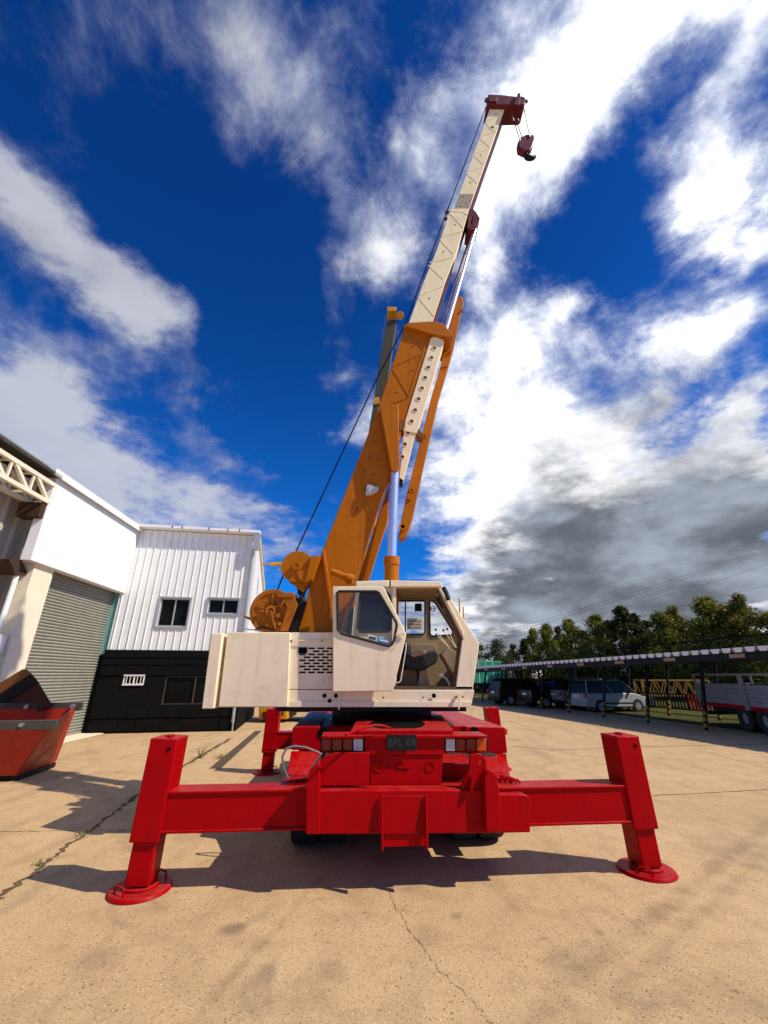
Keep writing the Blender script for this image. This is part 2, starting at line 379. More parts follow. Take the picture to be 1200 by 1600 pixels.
# rounded cheek plates either end
m = MB(); cprism(m, [(478,1304),(478,1225),(483,1206),(492,1196),(500,1192),(500,1304)], vB-.05, vB+.10); m.build('cheek_plate', 'red', crane, .01)
m = MB(); cprism(m, [(497,1228),(498,1192),(508,1181),(524,1176),(577,1176),(577,1228)], vB+.11, vB+.14); m.build('side_plate', 'red', crane, .006)
m = MB(); cprism(m, [(760,1300),(757,1215),(762,1205),(768,1203),(776,1212),(781,1240),(783,1301)], vB-.09, vB+.06); m.build('cheek_plate', 'red', crane, .012)
m = MB(); cprism(m, [(716,1237),(728,1215),(734,1200),(734,1180),(748,1177),(757,1183),(760,1190),(760,1236)], vB+.03, vB+.07, [[(748,1188),(751,1185),(754,1188),(754,1193),(751,1195),(748,1193)]]); m.build('pivot_lug', 'red', crane, .006)
m = MB(); cprism(m, [(735,1238),(737,1214),(739,1237)], vB-.06, vB+.03); m.build('gusset', 'red', crane, .003)
# pipes beside right cheek
m = MB()
for i, (x, y) in enumerate(((782,1222),(790,1224),(797,1226))):
    p = cp(x, y, .05); m.path([p-ZUP*.06, p+ZUP*(.03), p+CU*.03+ZUP*.05, p+CU*.10+ZUP*.045, p+CU*.13+ZUP*.0, p+CU*.13-ZUP*.09], .013, 8)
    m.tube(p+CU*.03+ZUP*.05-CV*.02, p+CU*.03+ZUP*.05+CV*.03, .024, 10)
m.build('hydraulic_pipes', 'red', crane)
# tail bumper with plate
vT = -.10
m = MB()
cprism(m, [(560,1142),(705,1141),(708,1151),(557,1151)], vT+.05, vT+.25)
cprism(m, [(570,1150),(694,1150),(694,1180),(570,1180)], vT, vT+.30)
cprism(m, [(502,1150),(762,1149),(762,1153),(502,1154)], vT-.05, vT+.32)
m.build('rear_bumper', 'red', crane, .006)
m = MB(); cprism(m, [(577,1180),(692,1180),(690,1226),(579,1227)], vT+.02, vT+.06); m.build('rear_panel', 'red', crane, .006)
for x in (591, 672):
    m = MB(); c = cp(x, 1197, vT+.015); m.ring(c, CV, .055, .042, .012, 20); m.build('panel_stamping', 'red', crane)
m = MB(); cprism(m, [(622,1194),(641,1194),(641,1200),(622,1200)], vT+.005, vT+.02); m.build('panel_stamping', 'red', crane)
m = MB(); cprism(m, [(577,1176),(577,1168),(500,1168),(500,1176)], vT+.10, vT+.30); m.build('light_bracket', 'red', crane, .004); m = MB(); cprism(m, [(690,1168),(690,1176),(762,1176),(762,1168)], vT+.10, vT+.30); m.build('light_bracket', 'red', crane, .004)
m = MB(); cprism(m, [(604,1148),(651,1148),(651,1173),(604,1173)], vT-.055, vT-.048); plate = m.build('number_plate', 'black', crane, .003)
pc = cp(627.5, 1160.5, vT-.058)
text_mb('BPL 68', pc, CU, ZUP, .115).build('lettering', 'plate_text', plate)
for side, xs in ((-1, [(503,517,'red_lamp'),(519,534,'red_lamp'),(536,550,'red_lamp'),(552,567,'lens')]), (1, [(697,711,'lens'),(713,727,'red_lamp'),(729,743,'red_lamp'),(745,760,'amber')])):
    m = MB(); x0, x1 = xs[0][0]-3, xs[-1][1]+3
    cprism(m, [(x0,1154),(x1,1154),(x1,1174),(x0,1174)], vT+.03, vT+.06); bk = m.build('tail_light', 'black', crane, .003)
    for a, b, mt in xs:
        m = MB(); m.prism([cp(a,1154.5,vT), cp(b,1154.5,vT), cp(b,1173.5,vT), cp(a,1173.5,vT)], CV*.03)
        m.build('reversing_lens' if mt == 'lens' else ('indicator_lens' if mt == 'amber' else 'stop_lens'), mt, bk, .006)
# deck of the carrier
zD = cp(630, 1142, .1).z
def cbox(m, u0, u1, v0, v1, z0, z1):
    return m.hexa([c2w(u0,v0,z0), c2w(u1,v0,z0), c2w(u1,v1,z0), c2w(u0,v1,z0), c2w(u0,v0,z1), c2w(u1,v0,z1), c2w(u1,v1,z1), c2w(u0,v1,z1)])
def cu(px, py, v): p = cp(px, py, v)-CO; return p.dot(CU)
def cz(px, py, v): return cp(px, py, v).z
vF = .95
m = MB()
cprism(m, [(470,1135),(500,1135),(500,1173),(455,1172),(457,1137)], vF, vF+4.2)
cprism(m, [(728,1136),(789,1136),(793,1177),(724,1177)], vF, vF+4.2)
m.build('side_locker', 'red', crane, .012)
m = MB(); z1 = cz(630,1137,vF)
cbox(m, cu(499,1140,vF), cu(729,1140,vF), vF+.15, vF+5.2, z1-.35, z1+.002)
m.build('deck', 'red', crane, .01)
# raised ramp towards the bumper with oval opening
m = MB(); ov = [(620+44*math.cos(t), 1131+9*math.sin(t)) for t in [i*math.pi/12 for i in range(24)]]
za = cz(630,1142,.15)
fr = [gr(x, y, za+.03) for x, y in [(548,1141),(708,1140),(690,1117),(562,1117)]]
hole = [gr(x, y, za+.03) for x, y in ov]
m.prism(fr, ZUP*-.05, [hole]); m.build('deck_cover', 'red', crane, .006)
m = MB(); m.prism([gr(620+47*math.cos(t), 1130+11*math.sin(t), za+.02) for t in [i*math.pi/12 for i in range(24)]], ZUP*-.012); m.build('deck_recess', 'void', crane)
m = MB(); m.path([gr(x, y, za+.05+h) for x, y, h in ((540,1148,.0),(560,1140,.02),(585,1133,.05),(600,1134,.04),(612,1139,.0))], .012); m.build('hose', 'red', crane)
for x in (505, 741):
    m = MB(); m.ring(cp(x, 1145, vF-.004), CV, .075, .001, .012, 20); m.build('locker_opening', 'void', crane)
# mudguards sloping out
for pts in ([(455,1174),(500,1174),(500,1213),(448,1211)], [(738,1178),(791,1178),(797,1212),(745,1212)]):
    m = MB(); P = [cp(x, y, vF) for x, y in pts]; P[2] = cp(*pts[2], vF-.35); P[3] = cp(*pts[3], vF-.35)
    m.prism(P, CV*.03+ZUP*.0); m.build('mudguard', 'red', crane, .006)
m = MB(); cprism(m, [(440,1222),(498,1214),(498,1228),(440,1232)], .35, 1.6); m.build('step_plate', 'red', crane, .006)
m = MB(); cprism(m, [(778,1216),(800,1214),(806,1238),(778,1238)], .3, 1.6); m.build('step_plate', 'red', crane, .006)
m = MB(); cbox(m, -.95, .95, .2, 5.6, .62, 1.0); m.build('chassis_frame', 'red', crane, .01)
m = MB(); cprism(m, [(790,1139),(793,1139),(793,1148),(790,1148)], vF+.1, vF+.16); m.build('side_marker', 'amber', crane)
m = MB(); pts = [cp(x, y, .45) for x, y in ((450,1216),(443,1200),(441,1183),(447,1170),(460,1166),(478,1168),(496,1175),(503,1178),(496,1186),(485,1205),(480,1222))]
m.path([pts[0].lerp(pts[0],0)]+pts[1:], .014); m.build('cable', 'steel', crane)
# wheels
def wheel(u, v, r, w, name='wheel'):
    m = MB(); c = c2w(u, v, r)
    m.ring(c-CU*w*.265, CU, r, r*.55, w*.45, 36); m.ring(c+CU*w*.265, CU, r, r*.55, w*.45, 36); m.ring(c, CU, r*.9, r*.5, w*.3, 30)
    for k in range(30):
        t = 2*math.pi*k/30; d = CV*math.cos(t)+ZUP*math.sin(t); m.bar(c+d*r*.995-CU*w*.45, c+d*r*.995-CU*w*.08, .05, .02, d); m.bar(c+d*r*.995+CU*w*.08, c+d*r*.995+CU*w*.45, .05, .02, d)
    wh = m.build(name, 'rubber', crane, .004)
    m = MB(); m.ring(c, CU, r*.56, r*.2, w*.5, 24); m.tube(c-CU*w*.35, c+CU*w*.35, r*.22); m.build('rim', 'red', wh)
for u in (cu(452,1318,.95)+.36, cu(789,1318,.95)-.36):
    for v in (1.2, 2.6, 5.9): wheel(u, v, .53, .68)
for v in (1.2, 2.6, 5.9):
    m = MB(); m.tube(c2w(-.9, v, .53), c2w(.9, v, .53), .1); m.tube(c2w(-.2, v, .53), c2w(.2, v, .53), .28); m.build('axle', 'black', crane)
# --- outriggers: beam, jack housing, leg, pad
def outrigger(pad, top, u_in, vv, zb, zt, W, dep, lean, near, sleeve_z, mat='red'):
    s = 1 if pad[0] > 0 else -1
    up = pad[0]; root = None
    m = MB(); cbox(m, min(u_in, up), max(u_in, up), vv-.14, vv+.14, zb, zt)
    for zz in (zb, zt): cbox(m, min(u_in, up)+.01, max(u_in, up)-.01, vv-.16, vv+.16, zz-.012, zz+.012)
    beam = m.build('outrigger', mat, crane, .006)
    ax = (c2w(top[0], vv, top[1]) - c2w(pad[0], vv, .04)).normalized()
    B0 = c2w(pad[0], vv, .04); T0 = c2w(top[0], vv, top[1])
    zlow = sleeve_z
    S0 = B0 + ax*((zlow-.04)/ax.z)
    m = MB(); m.bar(S0, T0, W, dep, CV); m.bar(T0-ax*.012, T0+ax*.012, W*1.02, dep*1.02, CV)
    h = m.build('jack_housing', mat, beam, .022)
    m = MB(); q = T0+ax*.012; m.box(q+ZUP*.012, (.07,.07,.02), CY); m.tube(q+CU*s*-.03-CV*.08, q+CU*s*-.03-CV*.08+ZUP*.02, .018); m.build('jack_cap', mat, beam, .004)
    m = MB(); m.ring(T0-ax*.09-CV*(dep/2+.003)+CU*(W*.25), CV, .018, .001, .012, 12); m.build('bolt_hole', 'void', beam)
    m = MB(); m.bar(B0+ax*.03, S0+ax*.15, W*.80, dep*.80, CV); m.build('jack_leg', mat, beam, .014)
    m = MB(); m.bar(B0, B0+ax*.09, W*.45, dep*.45, CV); m.build('jack_foot', 'black', beam, .006)
    m = MB(); m.tube(c2w(pad[0], vv, 0.002), c2w(pad[0], vv, .035), .30, 40, .28); m.ring(c2w(pad[0], vv, .045), ZUP, .17, .12, .03, 28)
    m.build('foot_pad', mat, beam, .008)
    for a in (R(235), R(55)):
        c = c2w(pad[0], vv, .035) + (CU*math.cos(a)+CV*math.sin(a))*.22; t = (-CU*math.sin(a)+CV*math.cos(a))
        m = MB(); m.path([c-t*.07-ZUP*.01, c-t*.07+ZUP*.045, c-t*.05+ZUP*.06, c+t*.05+ZUP*.06, c+t*.07+ZUP*.045, c+t*.07-ZUP*.01], .01); m.build('pad_handle', mat, beam)
    return beam
def cuz(px, py, v): p = cp(px, py, v); q = p-CO; return q.dot(CU), p.z
vj = 0
tl = cuz(262, 1156, vj-.17); tr = cuz(974, 1152, vj-.17); 
zb = cuz(360, 1299, vj-.17)[1]; zt = cuz(360, 1238, vj-.17)[1]; zb2 = cuz(900, 1288, vj-.17)[1]; zt2 = cuz(900, 1231, vj-.17)[1]
pl = gr(219, 1391)-CO; pr = gr(1010, 1361)-CO
print('jacks', tl, tr, pl.dot(CU), pl.dot(CV), pr.dot(CU), pr.dot(CV), zb, zt, zb2, zt2)
ob_ = outrigger((pl.dot(CU), 0), (cuz(256,1156,vj-.17)[0], tl[1]), -.8, vj, zb, zt, .285, .34, 0, True, cuz(236,1318,vj-.18)[1])
ob_['label'] = 'left front outrigger beam with its raised jack and round pad'
ob2 = outrigger((pr.dot(CU), 0), (cuz(981,1152,vj-.17)[0], tr[1]), .9, vj, zb2, zt2, .28, .34, 0, True, cuz(990,1298,vj-.18)[1])
ob2['label'] = 'right front outrigger beam with its raised jack and round pad'
# rear outriggers
rl = gr(417, 1208)-CO; vr = rl.dot(CV)
zt3 = cuz(440,1145,vr-.17)[1]; zb3 = cuz(440,1170,vr-.17)[1]; zT = cuz(426,1109,vr-.17)[1]
ul = cuz(417,1208,vr)[0]; ut = cuz(427,1109,vr-.17)[0]; uR = cuz(770,1104,vr-.17)[0]
for sgn, u0, u1 in ((-1, ul, ut), (1, uR+.06, uR)):
    o = outrigger((u0,0), (u1, zT), sgn*.8, vr, zb3, zt3, .30, .30, 0, False, cuz(415,1177,vr-.17)[1])
    o['label'] = ('left' if sgn < 0 else 'right')+' far outrigger beam with its jack behind the carrier'
m = MB(); cbox(m, -1.15, 1.15, vr-.28, vr+.28, zb3-.05, zt3+.06); m.build('outrigger_box', 'red', crane, .012)
# --- slewing ring
m = MB(); zs = at(600,1104,6.4).z; cT = c2w(-.05, 2.55, 0)
m.tube(cT+ZUP*(z1-.02), cT+ZUP*(zs-.05), .86, 40); m.ring(cT+ZUP*(zs-.07), ZUP, .98, .7, .08, 48); m.build('slewing_ring', 'black', crane, .006)
m = MB(); m.box((cT.x-.15, 7.55, zs-.035), (2.7,2.2,.06)); m.build('turntable_plate', 'black', crane)

# --- superstructure
D0 = 6.38
m = MB()
sprism(m, [(450,1078),(741,1078),(738,1095),(449,1095)], D0, D0+.06); sprism(m, [(449,1095.4),(738,1095.4),(735,1105),(448,1105)], D0-.02, D0+.2)
sprism(m, [(524,1096),(738,1096),(735,1104.5),(524,1104.5)], D0+.2, D0+1.05)
sprism(m, [(450,1078.5),(560,1078.5),(560,1095),(450,1095)], D0+.06, D0+2.2)
m.build('deck_sill', 'cream', crane, .006)
m = MB()
for x, y, r in ((507,1087,.028),(525,1087,.028),(515,1095,.026),(678,1087,.03),(599,1090,.012),(661,1090,.012),(713,1089,.012),(723,1089,.012)):
    m = MB(); m.ring(at(x, y, D0-.024), (0,1,0), r, .0005, .012, 16); m.build('drain_hole', 'void', crane)
for x in (530, 716):
    m = MB(); a = at(x, 1085, D0-.01); b = at(x, 1105, D0-.03); m.bar(a+Vector((0,-.05,0)), b+Vector((0,-.03,-.03)), .02, .02); m.bar(a, a+Vector((0,-.06,0)), .03, .03); m.build('step_bracket', 'cream', crane, .003)
# engine housing: left block, panel with grille
m = MB(); sprism(m, [(355,988),(454,988),(449,1105),(341,1105)], D0-.05, D0+.55); m.build('engine_cover', 'cream', crane, .012)
m = MB(); sprism(m, [(455,988),(540,988),(540,1077),(451,1077)], D0+.0, D0+.5); gp = m.build('grille_panel', 'cream', crane, .008)
m = MB()
for r in range(9):
    y = 1013+r*4.7
    for c in range(4):
        x = 467+c*14.4+(7.2 if r % 2 else 0)
        if x > 521: continue
        if r < 2 and c == 0: continue
        p = at(x+5.5, y, D0-.004); m.box(p, (.095,.012,.022))
m.box(at(473, 1016, D0-.003), (.13,.012,.085))
m.build('vent_slots', 'void', gp, .004)
m = MB(); m.path([at(456,1001,D0-.03), at(520,1000,D0-.03)], .007); m.build('latch_rod', 'cream', gp)
for x in (456, 503):
    m = MB(); m.tube(at(x,1001,D0), at(x,1001,D0)+Vector((0,-.05,0)), .014, 10); m.build('latch', 'steel', gp)
m = MB(); sprism(m, [(330,990),(348,989.5),(333,1107.5),(315,1107.5)], D0-.10, D0+2.4); m.build('counterweight', 'cream', crane, .012)
m = MB(); sprism(m, [(349,993),(357,993),(343,1104),(335,1104)], D0+.12, D0+2.2); m.build('counterweight_gap', 'void', crane)
m = MB(); sprism(m, [(360,990),(520,990),(515,1100),(350,1100)], D0+.58, D0+.66); m.build('bulkhead', 'cab_dark', crane)
m = MB(); sprism(m, [(358,989),(455,989),(455,994),(358,994)], D0+.56, D0+2.3); sprism(m, [(349,1098),(445,1098),(445,1104),(348,1104)], D0+.56, D0+2.3); m.build('engine_bay_shelf', 'cream', crane, .005)
m = MB(); m.path([at(372,986,D0+.2), at(380,983,D0+.2), at(395,984,D0+.2), at(410,987,D0+.2)], .01); m.build('cable', 'steel', crane)

# --- operator cab
DC = D0+.03; DFAR = D0+.98
outer = [(524,919),(556,909),(690,909),(748,1006),(738,1077),(524,1077)]
m = MB()
# near side wall behind the door (with side window) and door opening
sprism(m, [(556,917),(613,917),(613,1076),(544,1076),(549,992)], DC+.04, DC+.07,
       [[(564,926),(606,926),(609,931),(611,984),(606,987),(562,987),(558,982),(563,929)]])
cab = m.build('cab', 'cream', crane, .006)
gk = [(564,926),(606,926),(609,931),(611,984),(606,987),(562,987),(558,982),(563,929)]
m = MB(); m.path([at(x, y, DC+.035) for x, y in gk+gk[:2]], .017, 8); m.build('window_gasket', 'rubber', cab)
m = MB(); sprism(m, gk, DC+.05, DC+.056); m.build('side_pane', 'smoke_pane', cab)
m = MB(); sprism(m, [(613,918),(619,918),(618,1076),(611,1076)], DC, DC+.08); m.build('door_pillar', 'cream', cab, .006)
# far side wall (inside face seen through door opening) with two windows
fw1 = [(617,939),(662,939),(664,942),(664,988),(661,991),(617,991)]
fw2 = [(674,938),(680,942),(707,985),(706,992),(676,994),(672,990),(671,942)]
FO = [(560,922),(692,922),(738,1006),(731,1072),(555,1072)]
m = MB(); sprism(m, FO, DFAR, DFAR+.05, [fw1, fw2]); m.build('far_wall', 'cab_inside', cab, .005)
for w in (fw1, fw2):
    m = MB(); m.path([at(x, y, DFAR-.005) for x, y in w+w[:2]], .014, 8); m.build('window_gasket', 'rubber', cab)
    m = MB(); sprism(m, w, DFAR+.02, DFAR+.026); m.build('far_pane', 'hazy_pane', cab)
m = MB(); sprism(m, [(632.5,939),(634.5,939),(634.5,991),(632.5,991)], DFAR+.0, DFAR+.03); m.build('window_divider', 'rubber', cab)
m = MB(); sprism(m, [(648,943),(659,943),(659,955),(648,955)], DFAR-.004, DFAR+.012); m.build('dark_notice', 'black', cab)
m = MB(); sprism(m, [(636,966),(660,966),(660,984),(636,984)], DFAR-.004, DFAR+.012); m.build('load_chart', 'paper', cab)
m = MB()
for k in range(3): sprism(m, [(637.5,969+k*5),(658,969+k*5),(658,971.6+k*5),(637.5,971.6+k*5)], DFAR-.008, DFAR-.003)
m.build('chart_rows', 'cab_inside', cab)
m = MB(); c = at(676.5,951,DFAR+.012); m.ring(c, (0,1,0), .05, .034, .01, 22); m.box(c, (.08,.01,.014)); m.build('round_sticker', 'cab_inside', cab)
# roof, back wall, floor
m = MB(); sprism(m, [(556,908),(608,906.5),(608,917),(556,917)], DC-.05, DFAR+.05); sprism(m, [(610,906.5),(688,908.5),(691,914),(690,917),(610,917)], DC-.05, DFAR+.05); m.build('cab_roof', 'cream', cab, .012)
m = MB(); sprism(m, [(607.5,908),(610.5,908),(610.5,916),(607.5,916)], DC-.04, DFAR); m.build('roof_seam', 'rubber', cab)
m = MB(); sprism(m, [(618,918),(690,918),(690,920),(618,920)], DC+.05, DFAR); sprism(m, [(618,926),(688,928),(690,932),(618,931)], DFAR-.10, DFAR-.02); m.build('head_lining', 'cab_inside', cab)
m = MB(); sprism(m, [(556,921),(560,921),(549,1076),(544,1076)], DC+.08, DFAR); m.build('back_wall', 'cab_inside', cab)
m = MB(); sprism(m, [(546,1073),(738,1073),(737,1077),(546,1077)], DC-.01, DFAR+.05); m.build('cab_floor', 'cab_dark', cab)
# front frame on both sides with windscreen
fa = [(684,917),(691,914),(749,1006),(739,1077),(712,1077),(722,1001),(724,998)]
m = MB(); sprism(m, fa, DC-.01, DC+.05); m.build('front_frame', 'cream', cab, .01)
fi = [(683,922),(688,921),(722,998),(712,1076),(707,1076),(716,1000)]
m = MB(); sprism(m, fi, DC+.051, DC+.09); m.build('door_rail', 'cab_dark', cab, .004)
m = MB(); sprism(m, [(684,922),(691,920),(740,1006),(732,1074),(722,1074),(729,1005)], DFAR-.06, DFAR+.05); m.build('front_frame', 'cream', cab, .01)
tp, md, bt = at(690,916,DC+.05), at(747,1006,DC+.05), at(738,1076,DC+.05); dv = Vector((0, DFAR-DC-.05, 0))
m = MB(); m.prism([tp, md, md+dv, tp+dv], Vector((-.012,0,-.012))); m.build('windscreen', 'pane', cab)
m = MB(); m.prism([md, bt, bt+dv, md+dv], Vector((-.02,0,0))); m.build('front_panel', 'cream', cab)
m = MB(); m.path([at(693,918,DC-.06), at(697,926,DC-.08), at(701,938,DC-.07)], .035, 10); m.build('mirror', 'rubber', cab)
m = MB(); m.path([at(690,924,DC-.015), at(699,940,DC-.02), at(722,986,DC-.02), at(724,992,DC-.015)], .008, 6); m.build('drip_rail', 'cream', cab)
for x0, y0, x1, y1 in ((717.5,935,719.5,975),(723.5,948,726,985)):
    m = MB(); m.tube(at(x1,y1+6,DFAR+.12), at(x0,y0,DFAR+.12), .014); m.build('marker_rod', 'yellow', cab)
# inside: seat, console, levers, pedal
m = MB(); sprism(m, [(628,1000),(633,998),(640,1010),(641,1034),(632,1034),(628,1020)], DC+.30, DC+.75); m.build('seat_back', 'rubber', cab, .03)
m = MB(); sprism(m, [(630,1028),(650,1020),(680,1016),(686,1022),(682,1036),(660,1048),(634,1046)], DC+.25, DC+.78); m.build('seat_cushion', 'rubber', cab, .03)
m = MB(); sprism(m, [(640,1022),(652,1016),(668,1017),(664,1023),(645,1027)], DC+.24, DC+.5); m.build('torn_cover', 'cab_inside', cab, .01)
m = MB(); sprism(m, [(656,1046),(666,1046),(672,1074),(652,1074)], DC+.35, DC+.65); m.build('seat_post', 'cab_inside', cab, .01)
m = MB(); sprism(m, [(624,1046),(650,1046),(652,1074),(622,1074)], DC+.3, DC+.8); m.build('battery_box', 'cab_dark', cab, .01)
m = MB(); sprism(m, [(690,1022),(700,1012),(717,1020),(712,1060),(706,1050)], DC+.2, DC+.55); m.build('console', 'cab_inside', cab, .01)
m = MB(); sprism(m, [(641,1006),(680,1006),(686,1024),(641,1024)], DFAR-.14, DFAR-.01); m.build('side_cabinet', 'cab_inside', cab, .01)
for a, b in (((682,992),(702,1012)),((693,985),(712,1012)),((699,983),(713,1012)),((681,984),(700,1010))):
    m = MB(); p, q = at(*a, DC+.45), at(*b, DC+.45); m.tube(q, p, .006); lv = m.build('control_lever', 'cream', cab)
    m = MB(); m.tube(p-Vector((0,.0,.014)), p+Vector((-.006,0,.02)), .018, 10, .014); m.build('lever_knob', 'rubber', cab)
m = MB(); m.path([at(703,1075,DC+.2), at(702,1068,DC+.2), at(697,1060,DC+.2), at(690,1056,DC+.2)], .013); m.box(at(689,1054.5,DC+.2), (.06,.1,.03)); m.build('pedal', 'cream', cab)
# sliding door, pushed back
DD = D0-.17
dw = [(527,926),(530,924),(588,924),(592,926),(619,972),(620,977),(616,1000),(613,1006),(607,1009),(601,1008),(534,990),(528,984)]
m = MB(); sprism(m, [(520,916),(597,916),(600,918),(635,991),(614,1080),(520,1081)], DD, DD+.05, [dw]); door = m.build('sliding_door', 'cream', crane, .01)
m = MB(); m.path([at(x, y, DD-.005) for x, y in dw+dw[:2]], .019, 8); m.build('window_gasket', 'rubber', door)
m = MB(); sprism(m, dw, DD+.02, DD+.026); m.build('door_pane', 'pane', door)
m = MB(); sprism(m, [(575,991),(588,994),(588,1002),(576,999)], DD+.012, DD+.018); lab = m.build('sticker', 'white_label', door)
m = MB()
for k in range(6): sprism(m, [(577+k*1.8,994+k*.3),(578.2+k*1.8,994+k*.3),(578.2+k*1.8,998+k*.35),(577+k*1.8,998+k*.35)], DD+.007, DD+.011)
m.build('sticker_text', 'black', door)
m = MB(); sprism(m, [(589,995),(607,1000),(606,1006.5),(589,1003)], DD+.012, DD+.018); lab = m.build('sticker', 'blue_label', door)
m = MB(); sprism(m, [(593,998.6),(606.6,1001.6),(606.4,1004),(593,1001)], DD+.007, DD+.011); m.build('sticker_stripe', 'white_label', door)
m = MB(); m.bar(at(618,992,DD-.01), at(633,990,DD-.03), .02, .03); m.path([at(633,990,DD-.02), at(627,998,DD-.05), at(623,1004,DD-.03)], .006, 6); m.build('door_latch', 'cream', door, .003)
m = MB(); m.path([at(x, y, DC-.02) for x, y in ((634,1004),(634.5,1012),(630,1040),(626,1064),(622,1067),(618,1066),(619,1058))], .008, 8); m.build('grab_handle', 'white_label', crane)
m = MB(); m.tube(at(518,893,D0+.45), at(541,902,D0+.45), .055, 14); m.tube(at(541,902,D0+.45), at(552,906,D0+.45), .075, 14); m.ring(at(546,905,D0+.45), (.9,0,-.3), .09, .05, .05); m.build('work_light', 'orange', crane)

# --- boom
DB, DBF = 7.15, 7.75; DM = (DB+DBF)/2
base = [(448,1020),(461,985),(505,857),(560,717),(592,634),(612,573),(632,512),(675,521),(634,652),(609,741),(579,828),(558,900),(520,1020)]
m = MB(); sprism(m, base, DB, DB+.30); boom = m.build('boom', 'orange', crane, .012)
boom['label'] = 'orange base section of the boom'
m = MB(); sprism(m, [(631,508),(640,504),(676,502),(692,505),(708,523),(703,527),(676,522)], DB-.09, DBF+.09); m.build('collar', 'orange', boom, .008)
m = MB(); sprism(m, [(613,573),(632,513),(674,522),(655,583)], DB+.302, DBF); m.build('boom_mouth', 'orange', boom, .01)
def ribs(name, segs, d, w, mat, par):
    for a, b in segs:
        m = MB(); m.bar(at(*a, d), at(*b, d), .018, w, (0,1,0)); m.build(name, mat, par)
ribs('stiffener', [((635,514),(661,547)),((660,553),(613,573)),((613,576),(639,620)),((638,622),(598,635)),((560,719),(577,816)),((502,980),(514,950)),((668,527),(641,612))], DB, .022, 'orange', boom)
m = MB(); m.bar(at(505,860,DB-.04), at(517,940,DB-.04), .05, .1, (0,1,0)); m.bar(at(517,940,DB-.04), at(521,990,DB-.04), .05, .1, (0,1,0)); m.build('edge_rib', 'orange', boom, .006)
m = MB()
for x, y in ((645,541),(620,613),(585,691),(577,714),(569,737),(590,717),(583,741),(558,795),(645,578)):
    m = MB(); m.ring(at(x, y, DB-.003), (0,1,0), .022, .001, .008, 12); m.build('drill_hole', 'cab_dark', boom)
# ram bracket (both sides), with sheared outer face
for dn, df in ((DB-.22, DB-.002), (DBF+.002, DBF+.22)):
    m = MB(); P = [at(x, y, DB-.1) for x, y in ((593,637),(622,637),(624,733),(619,741),(611,738))]
    for p in P: p.y = dn
    m.prism(P, (0, df-dn, 0)); m.build('ram_bracket', 'orange', boom, .01)
m = MB(); m.tube(at(617,731,DB-.26), at(617,731,DB-.26)+Vector((0,1.15,0)), .06, 18); m.build('bracket_pin', 'orange', boom)
# lift ram
m = MB(); a, b = at(617,738,DB-.1), at(612,880,DB-.1); m.tube(b, a, .078, 28); m.build('lift_ram_rod', 'chrome', crane)
m = MB(); c = at(611,960,DB-.1); m.tube(c, at(612,882,DB-.1), .125, 28); m.tube(at(612,884,DB-.1), at(612,871,DB-.1), .14, 28); m.build('lift_ram', 'orange', crane, .008)
# strut below on the far side, hoses between
m = MB(); sprism(m, [(608,756),(606,812),(576,906),(560,950),(548,950),(567,880)], DBF+.25, DBF+.4); m.build('boom_strut', 'orange', crane, .01)
# floodlight
m = MB(); sprism(m, [(573,757),(580,757),(592,761),(590,767),(580,772),(571,773)], DB-.10, DB-.01); fl = m.build('floodlight', 'alu', crane, .012)
m = MB(); sprism(m, [(576,760),(582,760),(588,763),(581,768),(575,770)], DB-.112, DB-.1); m.build('lamp_lens', 'lens', fl, .004)
# middle section and tip
def section(name, pts, red_w, par, mat='cream_boom', d0=DB+.05, d1=DBF-.05):
    m = MB(); sprism(m, pts, d0, d1); o = m.build(name, mat, par, .01); return o
mid = section('boom_section', [(638,506),(662,440),(683,388),(704,326),(733,326),(715,390),(696,440),(676,503)], 4, crane)
mid['label'] = 'cream middle section of the boom'
tip = section('boom_section', [(709.5,326),(740,240),(768,163),(791,163),(764,240),(733.5,326)], 4, crane, d0=DB+.1, d1=DBF-.1)
tip['label'] = 'cream top section of the boom'
# dark red soffit under the two cream sections
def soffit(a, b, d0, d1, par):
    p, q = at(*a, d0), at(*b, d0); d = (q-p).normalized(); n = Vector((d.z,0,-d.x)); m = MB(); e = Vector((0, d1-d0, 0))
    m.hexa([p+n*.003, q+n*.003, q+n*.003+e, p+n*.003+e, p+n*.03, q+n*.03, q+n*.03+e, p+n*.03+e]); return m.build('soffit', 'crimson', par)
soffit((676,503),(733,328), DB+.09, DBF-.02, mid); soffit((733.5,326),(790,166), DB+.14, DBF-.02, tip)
def zig(Ls, Rs, d, par):
    segs = []
    for i, ((lx, ly), (rx, ry)) in enumerate(zip(Ls, Rs)):
        segs.append(((lx, ly), (rx, ry)))
    return ribs('stiffener', segs, d, .016, par=par, mat='cream_boom')
zig([(704,334),(690,370),(688,375),(671,410),(669,414),(657,461),(655,466),(704,330),(722,331)],
    [(724,356),(724,361),(708,397),(708,402),(692,436),(693,447),(678,494),(722,331),(731,336)], DB+.05, mid)
zig([(771,167),(760,189),(751,213),(749,216),(743,239),(741,243),(731,268),(729,271),(760,192),(766,202)],
    [(784,179),(782,181),(775,206),(765,230),(764,233),(756,258),(755,261),(745,286),(766,202),(774,205)], DB+.1, tip)
m = MB()
for x, y in ((711,351),(693,393),(671,466),(751,242),(735,285),(724,307),(728,317),(719,322),(775,178)):
    m = MB(); m.ring(at(x, y, DB+.045 if y > 326 else DB+.095), (0,1,0), .018, .001, .012, 12); m.build('drill_hole', 'cab_dark', mid if y > 326 else tip)
m = MB(); m.ring(at(769.5,198.5,DB+.095), (0,1,0), .045, .001, .014, 14); m.build('inspection_hole', 'cab_dark', tip)
m = MB(); sprism(m, [(718,303),(740,303),(733,325),(710.5,325)], DB+.094, DB+.0985); m.build('grease_patch', 'boom_patch', tip)
